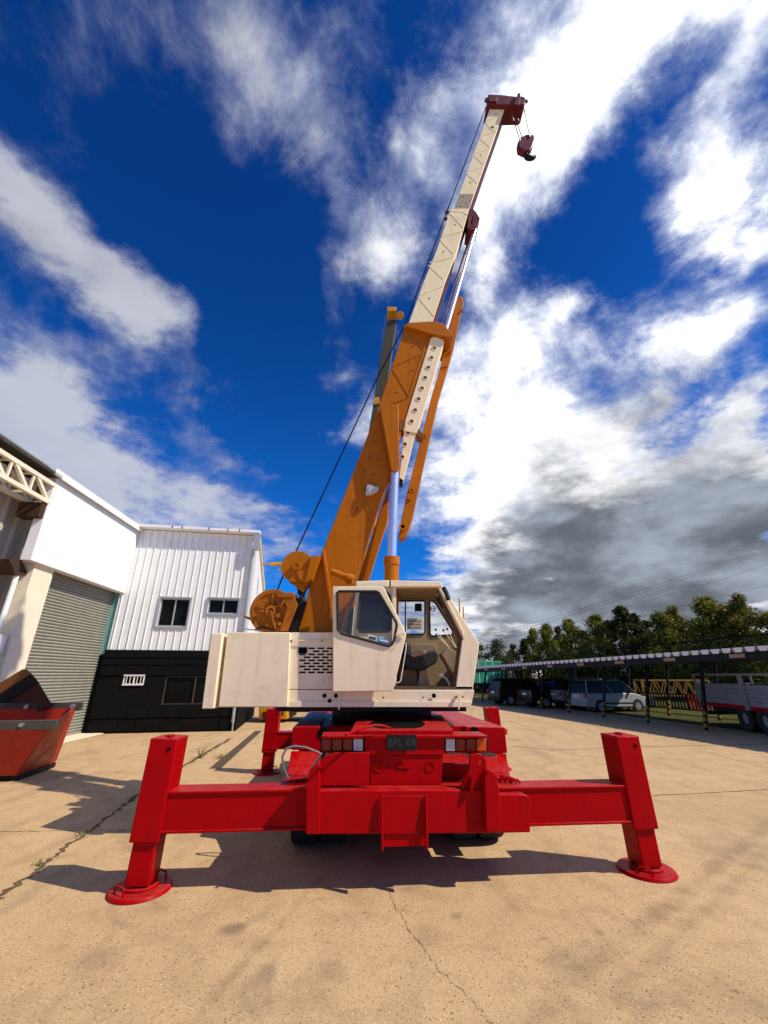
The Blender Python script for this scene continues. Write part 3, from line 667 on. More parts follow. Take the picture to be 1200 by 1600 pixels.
m = MB(); sprism(m, [(733,327),(738,325),(744,331),(750,341),(749,346),(742,360),(736,359),(730,357)], DM-.22, DM+.22, [[(736.5,338),(738.5,338),(737.5,350),(735.5,352)]]); m.build('rod_bracket', 'crimson', mid, .008)
m = MB(); m.tube(at(743,356,DM-.1), at(687,548,DM-.1), .06, 16); m.build('extension_rod', 'chrome', crane)
m = MB(); m.tube(at(738,359,DM), at(680,535,DM+.1), .022, 10); m.build('rod_pipe', 'crimson', crane)
for x, y in ((698,332),(696,342),(634,510),(632,521)):
    m = MB(); p = at(x, y, DM-.1); m.bar(p, p+Vector((.22,0,.02)), .03, .03); m.ring(p, (0,1,0), .05, .025, .04, 14); m.build('rope_guide', 'crimson', crane)
# cream telescoping beam with holes
bp_ = [(675,524),(692,531),(694,536),(653,674),(649,678),(629,752),(623,749),(630,700),(632,662)]
hl = [(678.7,543.7),(674.2,558.8),(669.3,574.2),(664.3,590),(659.2,606.5),(654,623.3),(648.7,640.7),(643.2,658.3),(637.5,676.3),(632.5,694),(628.5,714)]
m = MB(); sprism(m, [(673,528),(680,525),(693,531),(694,535),(655,664),(651,677),(630,673),(632,660)], DB-.02, DB+.25); hb = m.build('hole_beam', 'cream', crane, .01)
m = MB(); sprism(m, [(631,674),(649,678),(630,750),(624,746)], DB+.0, DB+.22); m.build('beam_end', 'cream', hb, .008)
m = MB(); sprism(m, [(624.5,746.5),(630,750.5),(629,756),(624,754)], DB+.02, DB+.2); m.build('end_cap', 'black', hb)
m = MB()
for i, (x, y) in enumerate(hl):
    m = MB(); m.ring(at(x, y, DB-.024 if i < 8 else DB-.004), (0,1,0), .043, .001, .008, 18); m.build('pin_hole', 'cab_dark', hb)
    m = MB(); m.ring(at(x, y, DB-.026 if i < 8 else DB-.006), (0,1,0), .053, .043, .012, 18); m.build('hole_rim', 'cream', hb)
m = MB(); sprism(m, [(622,655),(634,657),(633,668),(624,674)], DB-.03, DB+.25); sprism(m, [(653,668),(663,680),(660,685),(651,681)], DB+.0, DB+.2); m.build('beam_clamp', 'rust', hb, .008)
# stowed jib
jb = [(712,474),(716,464),(720,462),(723,465),(724,474),(710,540),(697,585),(686,622),(665,716),(645,808),(635,838),(628,842),(623,840),(624,828),(636,769),(650,716),(674,620),(688,573),(698,528)]
m = MB(); sprism(m, jb, DM+.0, DM+.24); jib = m.build('stowed_jib', 'orange', crane, .012)
for x, y, r in ((629.5,823,.075),(643,766,.06),(663,681,.05),(722,485,.03),(703,550,.03)):
    m = MB(); m.ring(at(x, y, DM-.015), (0,1,0), r, r*.5, .04, 18); m.build('pin_boss', 'orange', jib)
m = MB(); m.ring(at(629.5,823,DM-.004), (0,1,0), .04, .001, .012, 14); m.build('pin_hole', 'void', jib)
m = MB(); m.bar(at(699,571,DM-.012), at(689,573,DM-.012), .03, .05); m.bar(at(636,775,DM-.01), at(644,777,DM-.01), .04, .12); m.build('jib_strap', 'orange', jib)
# boom head
m = MB(); sprism(m, [(763,147),(784,148),(806,150.5),(818,155),(821,160),(819,163),(790,163.5),(768,163),(761,160)], DB-.02, DBF-.1); hd = m.build('boom_head', 'crimson', crane, .02)
m = MB(); sprism(m, [(803,162),(809.5,145),(813.5,145.5),(812,164)], DB-.10, DB-.0205); sprism(m, [(763,150),(778,151),(776,158),(764,158)], DB-.06, DB-.0205); sprism(m, [(818,155),(825.5,155.5),(825,157.5),(819,159)], DB+.1, DB+.16); m.build('head_plate', 'crimson', hd, .006)
for k, (x, y) in enumerate(((811,167),(801,168))):
    m = MB(); c = at(x, y, DM); m.ring(c, (0,1,0), .13, .03, .4, 28); m.build('head_sheave', 'black', hd)
m = MB()
for dd in (-.06, -.015): m.ring(at(763+dd*0,157,DM), (0,1,0), .12, .03, .05, 16)
m.build('rope_roller', 'black', hd)
# hoist rope, winch, guide sheave
m = MB()
rp = [(431,928),(445,893),(452,868),(462,863),(585,600),(633,507),(697,334),(759,168),(763,160)]
for (a, b) in zip(rp, rp[1:]): m.tube(at(*a, DM-.05), at(*b, DM-.05), .014, 8)
m.build('hoist_rope', 'black', crane)
for a, b, d in (((800,180),(813,220),DM-.15),((804,180),(817,218),DM+.0),((818,163),(828,214),DM-.12),((819,172),(831,214),DM+.02)):
    m = MB(); m.tube(at(*a, d), at(*b, d), .016, 6); m.build('hook_rope', 'steel', crane)
m = MB(); c = at(807,190.5,DM-.18); bmesh.ops.create_uvsphere(m.bm, u_segments=12, v_segments=8, radius=.085, matrix=Matrix.Translation(c)); m.build('limit_weight', 'crimson', crane)
m = MB(); c = at(465,886,7.0); m.ring(c, (0,1,0), .275, .04, .10, 40); m.ring(c+Vector((0,.28,0)), (0,1,0), .275, .04, .05, 40); m.ring(c+Vector((0,.14,0)), (0,1,0), .22, .04, .24, 32); gs = m.build('guide_sheave', 'orange', crane, .006)
m = MB(); sprism(m, [(462,892),(474,892),(497,868),(497,872),(478,915),(468,905)], 6.93, 6.95); sprism(m, [(486,868),(500,868),(486,905),(476,912)], 6.9, 7.5); sprism(m, [(456,905),(478,913),(472,924),(462,918)], 7.0, 7.3); m.build('sheave_cheek', 'orange', gs, .005)
m = MB(); m.ring(c-Vector((0,.07,0)), (0,1,0), .075, .04, .06, 20); m.tube(c-Vector((0,.09,0)), c+Vector((0,.35,0)), .038); m.build('sheave_hub', 'orange', gs)
cw = at(425,955,6.95)
m = MB(); m.ring(cw, (0,1,0), .36, .29, .07, 40); m.ring(cw+Vector((0,.02,0)), (0,1,0), .30, .02, .04, 40); m.ring(cw+Vector((0,.62,0)), (0,1,0), .36, .02, .06, 40); m.tube(cw, cw+Vector((0,.6,0)), .2, 24); m.tube(cw-Vector((0,.012,0)), cw+Vector((0,.01,0)), .295, 36)
wn = m.build('winch', 'orange_old', crane, .004)
m = MB(); m.ring(cw+Vector((0,.3,0)), (0,1,0), .26, .2, .5, 32); m.build('wound_rope', 'steel', wn)
m = MB(); m.ring(cw-Vector((0,.05,0)), (0,1,0), .09, .04, .06, 18); m.bar(cw+Vector((0,-.07,0)), at(431,983,6.88), .06, .03)
for k in range(9):
    t = random.uniform(0, 6.28); r = random.uniform(.12,.27); p = cw+Vector((math.cos(t)*r,-.03,math.sin(t)*r)); m.tube(p, p-Vector((0,random.uniform(.03,.08),0)), random.uniform(.018,.035), 10)
for k in range(5):
    t = k*1.256+.3; m.bar(cw+Vector((math.cos(t)*.08,-.015,math.sin(t)*.08)), cw+Vector((math.cos(t)*.28,-.015,math.sin(t)*.28)), .045, .03)
m.path([cw+Vector((.05,-.06,.05)), cw+Vector((.18,-.1,.1)), cw+Vector((.22,-.08,.22))], .014); m.build('winch_gear', 'orange_old', wn)
m = MB(); sprism(m, [(440,930),(457,927),(465,945),(449,986),(437,986),(449,950)], 6.86, 6.9); sprism(m, [(432,928),(458,925),(460,932),(436,934)], 6.84, 7.4); m.build('winch_frame', 'orange_old', wn, .006); m = MB(); sprism(m, [(378,961),(397,966),(398,971),(385,967)], 6.95, 7.0); m.build('winch_frame', 'orange_old', wn, .006)
m = MB(); sprism(m, [(455,945),(470,930),(478,940),(462,990),(446,990)], 7.0, 7.5); sprism(m, [(462,915),(476,922),(474,932),(466,926)], 7.05, 7.2); m.build('hoist_motor', 'black', wn, .02)
m = MB(); m.path([at(466,925,7.1), at(470,932,7.05), at(476,936,7.1)], .02); m.build('winch_hose', 'black', wn); m = MB(); m.path([at(398,984,6.9), at(410,980,6.85), at(430,985,6.85)], .015); m.build('winch_hose', 'black', wn)
# hook block
m = MB(); sprism(m, [(809.5,221),(814,213.5),(823,209.5),(835,210.5),(836,217),(832.5,228),(828,234),(820,235),(810.5,230)], DM-.10, DM+.10); hk = m.build('hook_block', 'crimson', crane, .03)
m = MB(); pts = []
hc = at(825,237,DM); 
for k in range(13):
    t = R(200)+R(-20*k)*-1 if False else R(110 + k*22); pts.append(hc + Vector((.05+.135*math.cos(t), 0, -.19+.13*math.sin(t))))
m.path(pts, [.055,.055,.06,.068,.075,.078,.078,.072,.065,.055,.045,.035,.015], 10); m.tube(hc+Vector((-.03,0,.0)), hc+Vector((-.02,0,.12)), .055); m.build('hook', 'black', hk)
m = MB(); m.ring(at(823,222,DM-.08), (0,1,0), .07, .01, .03, 16); m.build('sheave_pin', 'crimson', hk)

# ------------------------------------------------------------------ second crane behind
D2 = 21.0
yc = empty('yellow_crane', at(430,1100,D2).xy.to_3d(), 'weathered second crane standing behind the big one, dark boom with yellow head', 'crane')
m = MB(); a, b = at(536,1000,D2), at(612,505,D2); d = (b-a).normalized(); m.bar(a, a.lerp(b,.45), .86, .8, (0,1,0)); m.bar(a.lerp(b,.42), b, .66, .65, (0,1,0)); m.build('telescopic_boom', 'old_boom', yc, .02)
m = MB(); n = Vector((d.z,0,-d.x))
for s_ in (.5, .8): m.tube(a+n*s_-Vector((0,.5,0)), a.lerp(b,.42)+n*s_-Vector((0,.5,0)), .05, 8)
L = (b-a).length*.42; k = 0; st = .4
while (k+1)*st < L:
    p = a+d*(k*st); q = a+d*((k+1)*st); s0, s1 = (.5,.8) if k % 2 else (.8,.5)
    m.tube(p+n*s0-Vector((0,.5,0)), q+n*s1-Vector((0,.5,0)), .03, 6); k += 1
m.build('lattice_jib', 'yellow', yc)
m = MB(); h0 = at(616,492,D2-.1); m.box(at(612,490,D2), (.6,.8,.36)); m.tube(at(625,493,D2-.45), at(625,493,D2+.4), .26, 20); m.build('boom_head', 'yellow', yc, .02)
m = MB()
m.tube(at(603,492,D2-.3), at(583,640,D2-.3), .014, 6); m.tube(at(622,500,D2), at(622,540,D2), .014, 6); m.tube(at(619,500,D2-.3), at(598,640,D2-.3), .014, 6); m.build('rope', 'black', yc)
m = MB(); sprism(m, [(584,621),(592,620),(593,630),(584,632)], D2-.4, D2+.4); m.build('boom_clamp', 'yellow', yc, .02)
m = MB(); sprism(m, [(404,1062),(449,1062),(449,1124),(404,1124)], D2-.2, D2+2.0); m.build('engine_hood', 'yellow', yc, .05)
m = MB(); sprism(m, [(430,1078),(432,1078),(432,1118),(430,1118)], D2-.22, D2-.19); sprism(m, [(441,1078),(443,1078),(443,1118),(441,1118)], D2-.22, D2-.19); m.build('hood_seam', 'black', yc)
m = MB(); sprism(m, [(410,1112),(421,1112),(421,1124),(410,1124)], D2-.26, D2-.2); m.build('step', 'maroon', yc)
m = MB(); sprism(m, [(450,1104),(640,1104),(640,1113),(450,1113)], D2+.1, D2+2.2); m.build('carrier_body', 'old_boom', yc, .05)
m = MB(); sprism(m, [(470,1060),(600,1060),(600,1103),(470,1103)], D2+.3, D2+2.2); m.build('upper_body', 'yellow', yc, .05)
for px in (426, 500, 575, 620):
    for dd_ in (0.1, 1.9):
        c = at(px, 1110, D2+dd_); c.z = .5; m = MB(); m.ring(c, (0,1,0), .5, .2, .4, 28); w_ = m.build('wheel', 'rubber', yc)
        m = MB(); m.ring(c, (0,1,0), .26, .03, .3, 20); m.build('rim', 'old_boom', w_)

# ------------------------------------------------------------------ left buildings
A = gr(136, 1147); B = gr(369, 1142)
aW = R(3.6); WD = Vector((-math.sin(aW), math.cos(aW), 0)); WN = Vector((math.cos(aW), math.sin(aW), 0))
OD = (B-A).normalized(); ON = Vector((OD.y, -OD.x, 0))
def wuz(px, py, off=0): p = onp(px, py, A+WN*off, WN); return (p-A).dot(WD), p.z      # u negative towards the viewer
def ouz(px, py, off=0): p = onp(px, py, A+ON*off, ON); return (p-A).dot(OD), p.z
def wp(u, n, z): return A + WD*u + WN*n + ZUP*z
def op(u, n, z): return A + OD*u + ON*n + ZUP*z
def wbox(m, u0, u1, n0, n1, z0, z1): return m.hexa([wp(u0,n0,z0), wp(u0,n1,z0), wp(u1,n1,z0), wp(u1,n0,z0), wp(u0,n0,z1), wp(u0,n1,z1), wp(u1,n1,z1), wp(u1,n0,z1)])
def obox(m, u0, u1, n0, n1, z0, z1): return m.hexa([op(u0,n0,z0), op(u0,n1,z0), op(u1,n1,z0), op(u1,n0,z0), op(u0,n0,z1), op(u0,n1,z1), op(u1,n1,z1), op(u1,n0,z1)])
ws = empty('workshop_hall', wp(-3, -1, 0), 'white panelled workshop with closed grey roller shutter and cream roof truss canopy', 'building')
fz0 = wuz(195,927,.2)[1]; fz1 = wuz(216,829,.2)[1]; fu0 = wuz(88,750,.2)[0]
pu0 = wuz(57,867)[0]; pu1 = wuz(84,879)[0]; su1 = wuz(189,927)[0]
print('workshop', fz0, fz1, fu0, pu0, pu1, su1, 'office', ouz(405,836), ouz(174,1015), ouz(252,935), ouz(369,1142))
m = MB(); wbox(m, fu0, .0, -.1, .2, fz0, fz1); m.build('fascia_panel', 'white_panel', ws, .01)
m = MB()
for k in range(16):
    u = fu0+.3+k*(abs(fu0)-.4)/15; m.tube(wp(u,.2,fz0+.35), wp(u,.21,fz0+.35), .015, 8)
m.build('fascia_rivets', 'alu', ws)
m = MB(); wbox(m, fu0-.3, .05, .0, .34, fz1+.06, fz1+.16); wbox(m, fu0-.3, .05, .28, .34, fz1-.06, fz1+.06); m.build('roof_trim', 'white_sheet', ws, .008)
m = MB()
k = 0; u = fu0
while u < 0: m.prism([wp(u,.22,fz1+.0), wp(u+.10,.22,fz1+.0), wp(u+.13,.22,fz1+.055), wp(u-.03,.22,fz1+.055)], WN*.05); u += .2
m.build('roof_ribs', 'roof_grey', ws)
m = MB(); wbox(m, fu0-8, .0, -9, .1, fz1+.17, fz1+.22); m.build('roof', 'roof_grey', ws)
m = MB(); wbox(m, pu0, pu1, -.35, .06, 0, fz0+.2); wbox(m, pu1-.002, pu1+.1, -.35, .02, 0, fz0+.2); m.build('pillar', 'pale_render', ws, .01)
m = MB(); wbox(m, su1, su1+.22, -.35, .05, 2.75, fz0+.1); m.build('door_jamb', 'teal', ws, .006)
m = MB(); wbox(m, su1, .02, -.35, .04, 0, 2.74); m.build('door_post', 'stone_black', ws, .006)
# roller shutter: real curved slats
m = MB(); z = .02; pv = None; ph = .098
rows = int((fz0+.25)/ph)
for i in range(rows):
    for t, dn in ((0,0),(.2,.034),(.5,.048),(.8,.034),(.95,0)):
        zz = .02+(i+t)*ph; a_, b_ = m.bm.verts.new(wp(pu1+.08,-.28+dn,zz)), m.bm.verts.new(wp(su1+.01,-.28+dn,zz))
        if pv: m.bm.faces.new([pv[0], pv[1], b_, a_])
        pv = (a_, b_)
m.build('roller_shutter', 'shutter', ws, angle=20)
m = MB(); wbox(m, pu1+.1, .4, -.4, .55, .0, .03); m.build('threshold', 'pale_render', ws, .01)
# hall further left: corrugated wall set back, trusses carry the eave
hn = -.9; hu = fu0-9
m = MB(); u = hu; prof = []
while u < fu0+1.2:
    prof += [(u,0),(u+.30,0),(u+.36,.07),(u+.44,.07),(u+.50,0)]; u += .50
pv = None
for (u, dn) in prof:
    a_, b_ = m.bm.verts.new(wp(u, hn+dn, 0)), m.bm.verts.new(wp(u, hn+dn, fz1+.1))
    if pv: m.bm.faces.new([pv[0], a_, b_, pv[1]])
    pv = (a_, b_)
m.build('corrugated_wall', 'grey_sheet', ws, smooth=False)
tz1 = wuz(85,759,.15)[1]; tz0 = wuz(77,786,.15)[1]; tu = wuz(85,759,.15)[0]
print('truss', tz0, tz1, tu)
m = MB()
for n_ in (.15, -.45):
    m.bar(wp(hu,n_,tz1), wp(tu,n_,tz1), .12, .12); m.bar(wp(hu,n_,tz0), wp(tu,n_,tz0), .12, .12); m.bar(wp(tu,n_,tz0), wp(tu,n_,tz1), .1, .1)
    u = tu; k = 0; sp = .85
    while u > hu+sp:
        m.bar(wp(u-.06,n_,tz0), wp(u-sp+.06,n_,tz1), .09, .09); m.bar(wp(u-sp,n_,tz0), wp(u-sp,n_,tz1), .06, .06); u -= sp
u = tu
while u > hu: m.bar(wp(u,.15,tz0), wp(u,-.45,tz0), .06, .06); m.bar(wp(u,.15,tz1), wp(u,-.45,tz1), .06, .06); u -= .85
m.build('roof_truss', 'truss_cream', ws)
m = MB(); wbox(m, hu, fu0+.02, -1.3, .30, tz1+.24, tz1+.30); wbox(m, hu, fu0+.02, .30, .34, tz1+.22, tz1+.31); m.build('canopy_roof', 'old_boom', ws)
m = MB(); wbox(m, tu-.25, tu+.1, -.5, .16, tz0-.55, tz0-.08); m.build('truss_seat', 'rust_dark', ws, .01)
q = [wuz(x, y, -.1) for x, y in ((15,873),(34,873),(45,899),(24,899))]
m = MB(); m.prism([wp(u_,-.1,z_) for u_, z_ in q], WN*-.9); m.build('wall_bracket', 'rust_dark', ws, .01)
m = MB(); m.tube(wp(pu0-.22,-.2,3.0), wp(pu0-.22,-.2,fz0+.4), .07, 12); m.tube(wp(pu0-.22,-.2,fz0+.35), wp(pu0-.1,-.05,fz0+.5), .07, 12); m.build('downpipe', 'white_sheet', ws)
m = MB(); wbox(m, pu0-.5, pu0-.05, -.3, -.02, 2.55, 3.05); m.build('meter_box', 'white_label', ws, .02)
m = MB(); wbox(m, pu0-3, pu0-.55, hn+.08, hn+.12, 0, 2.5); m.build('side_door', 'void', ws)

of = empty('office_building', op(2.6, -2.5, 0), 'two storey white ribbed metal office block on black stone ground floor', 'building')
zr = ouz(216,829)[1]; zsm = ouz(174,1015)[1]; uR_ = (B-A).length+.02; zrR = ouz(405,836)[1]; zr = (zr+zrR)/2
uR_ = (uR_+ouz(400,850)[0])/2
wins = [ [(252,935),(298,935),(291,979),(244,979)], [(327,936),(374,936),(371,959),(323,959)] ]
wz = []
for w in wins:
    q = [ouz(*p) for p in w]; wz.append(((q[0][0]+q[3][0])/2, (q[1][0]+q[2][0])/2, (q[2][1]+q[3][1])/2, (q[0][1]+q[1][1])/2))
lows = []
for w in ([(194,1055),(227,1055),(225,1070),(192,1070)], [(259,1057),(352,1056),(347,1100),(253,1101)]):
    q = [ouz(*p) for p in w]; lows.append(((q[0][0]+q[3][0])/2, (q[1][0]+q[2][0])/2, (q[2][1]+q[3][1])/2, (q[0][1]+q[1][1])/2))
print('wins', wz, lows, zsm, zr, uR_)
def rect(u0,u1,z0,z1,n): return [op(u0,n,z0), op(u1,n,z0), op(u1,n,z1), op(u0,n,z1)]
m = MB(); m.prism(rect(.0,uR_,zsm,zr,0), ON*-.12, [rect(*w,0) for w in wz])
upper = m.build('upper_wall', 'white_sheet', of)
m = MB(); u = .12
while u < uR_-.05:
    spans = [(zsm, zr-.02)]
    for (a_, b_, c_, d_) in wz:
        if a_-.12 < u < b_+.12:
            spans = [(zsm, c_-.10), (d_+.08, zr-.02)]
    for z0_, z1_ in spans:
        m.prism([op(u-.012,.0,z0_), op(u-.008,.034,z0_), op(u+.008,.034,z0_), op(u+.012,.0,z0_)], ZUP*(z1_-z0_))
    u += .285
m.build('wall_ribs', 'white_sheet', upper, smooth=False)
def window(w, par, fm, divs=1, depth=.1, fw=.05, surround=True):
    u0,u1,z0,z1 = w
    m = MB()
    for a_ in ((u0,u1,z0,z0+fw),(u0,u1,z1-fw,z1),(u0,u0+fw,z0+fw,z1-fw),(u1-fw,u1,z0+fw,z1-fw)): obox(m, a_[0],a_[1],-depth,-depth+.05,a_[2],a_[3])
    for k in range(divs):
        x = u0+(u1-u0)*(k+1)/(divs+1); obox(m, x-.025,x+.025,-depth-.005,-depth+.06,z0+fw,z1-fw)
    if surround:
        for a_ in ((u0-.06,u1+.06,z0-.08,z0-.004),(u0-.06,u1+.06,z1+.004,z1+.06),(u0-.06,u0-.003,z0,z1),(u1+.003,u1+.06,z0,z1)): obox(m, a_[0],a_[1],-.10,.06,a_[2],a_[3])
    f = m.build('window', fm, par, .004)
    m = MB(); obox(m, u0+.01,u1-.01,-depth-.03,-depth-.01,z0+.01,z1-.01); m.build('window_pane', 'dark_glass', f)
for w in wz: window(w, of, 'zinc')
# lower stone storey
m = MB(); m.prism(rect(-.05,uR_,0,zsm-.01,.02), ON*-.4, [rect(*w,.02) for w in lows]); m.build('stone_wall', 'stone_black', of)
m = MB(); zz = .0; bands = [.42,.40,.12,.30,.30,.12]; zz = 0
random.seed(3)
for zlo, zhi in ((.05,.45),(.50,.85),(zsm-.95,zsm-.60)):
    u = -.03
    while u < uR_-.2:
        L_ = random.uniform(.35,.8); u1_ = min(u+L_, uR_-.01); obox(m, u+.008, u1_-.008, .018, .045+random.uniform(0,.03), zlo+.008, zhi-.008); u += L_
obox(m, -.04, uR_-.002, .018, .05, zsm-.30, zsm-.02); obox(m, -.04, uR_-.002, .018, .04, zsm-.56, zsm-.34)
m.build('stone_courses', 'stone_black', of, .015)
w = lows[0]; window(w, of, 'white_label', 1, .02, .05, False)
m = MB()
for k in range(5):
    x = w[0]+(w[1]-w[0])*(k+1)/6; m.tube(op(x,.06,w[2]), op(x,.06,w[3]), .013, 8)
for zz in (w[2]+.0, w[3]-.0): obox(m, w[0],w[1],.045,.075,zz-.02,zz+.02)
m.build('window_bars', 'white_label', of)
w = lows[1]; window(w, of, 'old_boom', 1, .05, .035, False)
m = MB(); obox(m, (w[0]+w[1])/2+.03,w[1]-.03,-.078,-.062,w[2]+.03,w[3]-.03); m.build('blind', 'cab_inside', of)
# gutter, roof, side wall
m = MB(); obox(m, .02, uR_+.12, .0, .40, zr+.02, zr+.14)
m.build('gutter', 'white_sheet', of, .01)
m = MB()
for u in (1.6,2.0,3.1,3.9,4.4): obox(m, u, u+.04, .395, .41, zr+.015, zr+.15)
m.build('gutter_clips', 'rust', of)
m = MB(); dpt = 6.5; drop = 2.4
m.hexa([op(.0,.15,zr+.15), op(uR_+.12,.15,zr+.15), op(uR_+.12,-dpt,zr+.15-drop), op(0,-dpt,zr+.15-drop), op(.0,.15,zr+.21), op(uR_+.12,.15,zr+.21), op(uR_+.12,-dpt,zr+.21-drop), op(0,-dpt,zr+.21-drop)]); m.build('roof', 'roof_grey', of)
m = MB(); m.prism([op(uR_,0.01,zsm), op(uR_,0.01,zr), op(uR_,-dpt,zr-drop), op(uR_,-dpt,zsm)], OD*-.12); m.build('side_wall', 'white_sheet', of)
m = MB(); m.prism([op(uR_+.005,0,0), op(uR_+.005,0,zsm-.01), op(uR_+.005,-dpt,zsm-.01), op(uR_+.005,-dpt,0)], OD*-.3); m.build('side_stone_wall', 'stone_black', of)
m = MB(); m.hexa([op(uR_,.02,zr-.02), op(uR_+.10,.02,zr-.02), op(uR_+.10,-dpt,zr-drop-.02), op(uR_,-dpt,zr-drop-.02), op(uR_,.02,zr+.14), op(uR_+.10,.02,zr+.14), op(uR_+.10,-dpt,zr-drop+.14), op(uR_,-dpt,zr-drop+.14)]); m.build('barge_board', 'white_sheet', of)
m = MB(); m.tube(op(uR_-.12,.10,.3), op(uR_-.12,.10,zr-.9), .06, 12); m.path([op(uR_-.12,.10,zr-.9), op(uR_-.12,.14,zr-.7), op(uR_+.0,.3,zr-.5), op(uR_+.0,.3,zr+.05)], .06, 12); obox(m, uR_-.12, uR_+.14, .18, .42, zr-.75, zr-.05); m.build('downpipe', 'zinc', of)
m = MB(); m.tube(op(uR_-.1,.12,.0), op(uR_-.1,.12,1.5), .03, 10); m.build('drain_pipe', 'zinc', of)
p = onp(430,882, op(uR_,0,0)+OD*.05, OD)
lp = at(432, 882, 19.5)
m = MB(); m.path([lp+Vector((-.75,0,.0)), lp+Vector((-.2,0,.06))], .03, 8); m.hexa([lp+Vector(v) for v in ((-.3,-.15,-.06),(.35,-.15,-.02),(.35,.15,-.02),(-.3,.15,-.06),(-.22,-.13,.09),(.3,-.1,.1),(.3,.1,.1),(-.22,.13,.09))]); m.path([lp+Vector((.1,0,-.05)), lp+Vector((.15,0,-.3)), lp+Vector((.28,0,-.22))], .03, 8)
m.build('wall_lamp', 'yellow', of, .01)

# ------------------------------------------------------------------ skip and rusty bin
sk = empty('waste_skip', gr(10,1240), 'open orange red steel waste skip with dark scuffed rim beside the shutter', 'skip')
N0, F0 = gr(20,1222), gr(76,1202)
wd = (F0-N0).normalized(); ld = Vector((-wd.y, wd.x, 0))
if ld.x > 0: ld = -ld
wid = (F0-N0).length+.25
T1 = onp(111,1107, F0, Vector((wd.x,wd.y,0))); T0 = onp(94,1131, N0, Vector((wd.x,wd.y,0))); 
fl_ = (T0-N0).dot(-ld); hh = T0.z
print('skip', N0, F0, wd, fl_, hh, wid)
hh = min(max(hh, .9), 1.5); fl_ = min(max(fl_, .3), 1.1); fl2 = min(max((T1-F0).dot(-ld), .1), 1.1); h2 = min(max(T1.z, .8), 1.6); print('far', fl2, h2)
Ls = 3.2
def skp(l, w, z): return N0 + ld*l + wd*w + ZUP*z
m = MB(); th = .05
bt_ = [(0,0),(Ls,0),(Ls,wid),(0,wid)]
m.hexa([skp(.0,0,.12), skp(Ls,0,.12), skp(Ls,.06,.12), skp(.0,.06,.12), skp(-fl_,-.3,hh), skp(Ls+fl_,-.3,hh), skp(Ls+fl_,-.25,hh), skp(-fl_,-.25,hh)])
m.hexa([skp(.0,wid-.06,.12), skp(Ls,wid-.06,.12), skp(Ls,wid,.12), skp(.0,wid,.12), skp(-fl2,wid-.05,h2), skp(Ls+fl2,wid-.05,h2), skp(Ls+fl2,wid,h2), skp(-fl2,wid,h2)])
m.hexa([skp(.0,.061,.12), skp(.06,.061,.12), skp(.06,wid-.061,.12), skp(.0,wid-.061,.12), skp(-fl_,-.239,hh), skp(-fl_+.06,-.239,hh), skp(-fl2+.06,wid-.061,h2), skp(-fl2,wid-.061,h2)])
m.hexa([skp(.0,.061,.10), skp(Ls,.061,.10), skp(Ls,wid-.061,.10), skp(0,wid-.061,.10), skp(.0,.061,.16), skp(Ls,.061,.16), skp(Ls,wid-.061,.16), skp(0,wid-.061,.16)])
m.build('skip_body', 'skip_red', sk, .008)
m = MB(); m.bar(skp(-fl_-.12,-.34,hh+.02), skp(Ls+fl_,-.34,hh+.02), .12, .17); m.build('rim_rail', 'skip_rim', sk, .008)
m = MB(); m.bar(skp(-fl2-.12,wid,h2+.03), skp(Ls+fl2,wid,h2+.03), .1, .18); m.build('rim_rail', 'skip_rim', sk, .008)
m = MB()
for l in (-.1, .9, 2.0):
    m.tube(skp(l,wid-.06,h2+.04), skp(l,wid-.14,h2+.04), .05, 12); m.tube(skp(l,-.40,hh+.03), skp(l,-.46,hh+.03), .04, 12)
m.build('lifting_pin', 'steel', sk)
m = MB(); m.bar(skp(.0,.2,.05), skp(Ls,.2,.05), .1, .1); m.bar(skp(.0,wid-.2,.05), skp(Ls,wid-.2,.05), .1, .1); m.bar(skp(.02,.1,.06), skp(.02,wid-.05,.06), .1, .09); m.build('skid', 'black', sk, .005)
# tipped bin lying in the skip
db = (skp(.5,wid*.6,0)).y+.5
m = MB(); pb = [at(x, y, db) for x, y in ((-60,1146),(-75,1112),(36,1045),(43,1046.5),(50,1053),(58,1062),(81,1100),(78,1106),(70,1110),(20,1120))]
tag(m.prism(pb, Vector((-.75,.9,-.05))).build('steel_bin', ['maroon'], None, .03), 'tipped rusty steel bin lying across the red skip', 'bin')
bn = bpy.data.objects['steel_bin']; 
m = MB(); m.prism([at(x, y, db-.002) for x, y in ((-75,1113),(36,1045.5),(43,1047),(49,1053),(-68,1128))], Vector((0,-.02,0))); m.build('rusty_lid', 'rust', bn, .006)
m = MB(); m.prism([at(x, y, db-.002) for x, y in ((-68,1128.5),(49,1053.5),(57.5,1062),(58,1067),(-60,1146))], Vector((0,-.02,0))); m.build('dark_band', 'black', bn, .006)

# ------------------------------------------------------------------ weeds in the joints
random.seed(11)
def weed_mesh(n, h, spread):
    m = MB()
    for i in range(n):
        a = random.uniform(0, 6.28); r = random.uniform(0, spread); b = Vector((math.cos(a)*r, math.sin(a)*r, 0)); hh_ = h*random.uniform(.4,1)
        d = Vector((random.uniform(-.5,.5), random.uniform(-.5,.5), 1)); w_ = Vector((math.cos(a+1.5), math.sin(a+1.5), 0))*.006*(.6+h*3)
        c = b+d*hh_*.6; t = b+d*hh_+Vector((d.x,d.y,-.3))*hh_*.3
        m.face([b-w_, b+w_, c+w_*.8, c-w_*.8]); m.face([c-w_*.8, c+w_*.8, t])
    return m
m_, nt_, b_, o__ = base_mat('weed_green'); v_ = scalevec(nt_, (1,1,1)); nt_.links.new(mix(nt_, noise(nt_, v_, 9), (.07,.10,.02), (.22,.22,.07)), b_.inputs['Base Color']); b_.inputs['Roughness'].default_value = .7; MATS['weed'] = m_
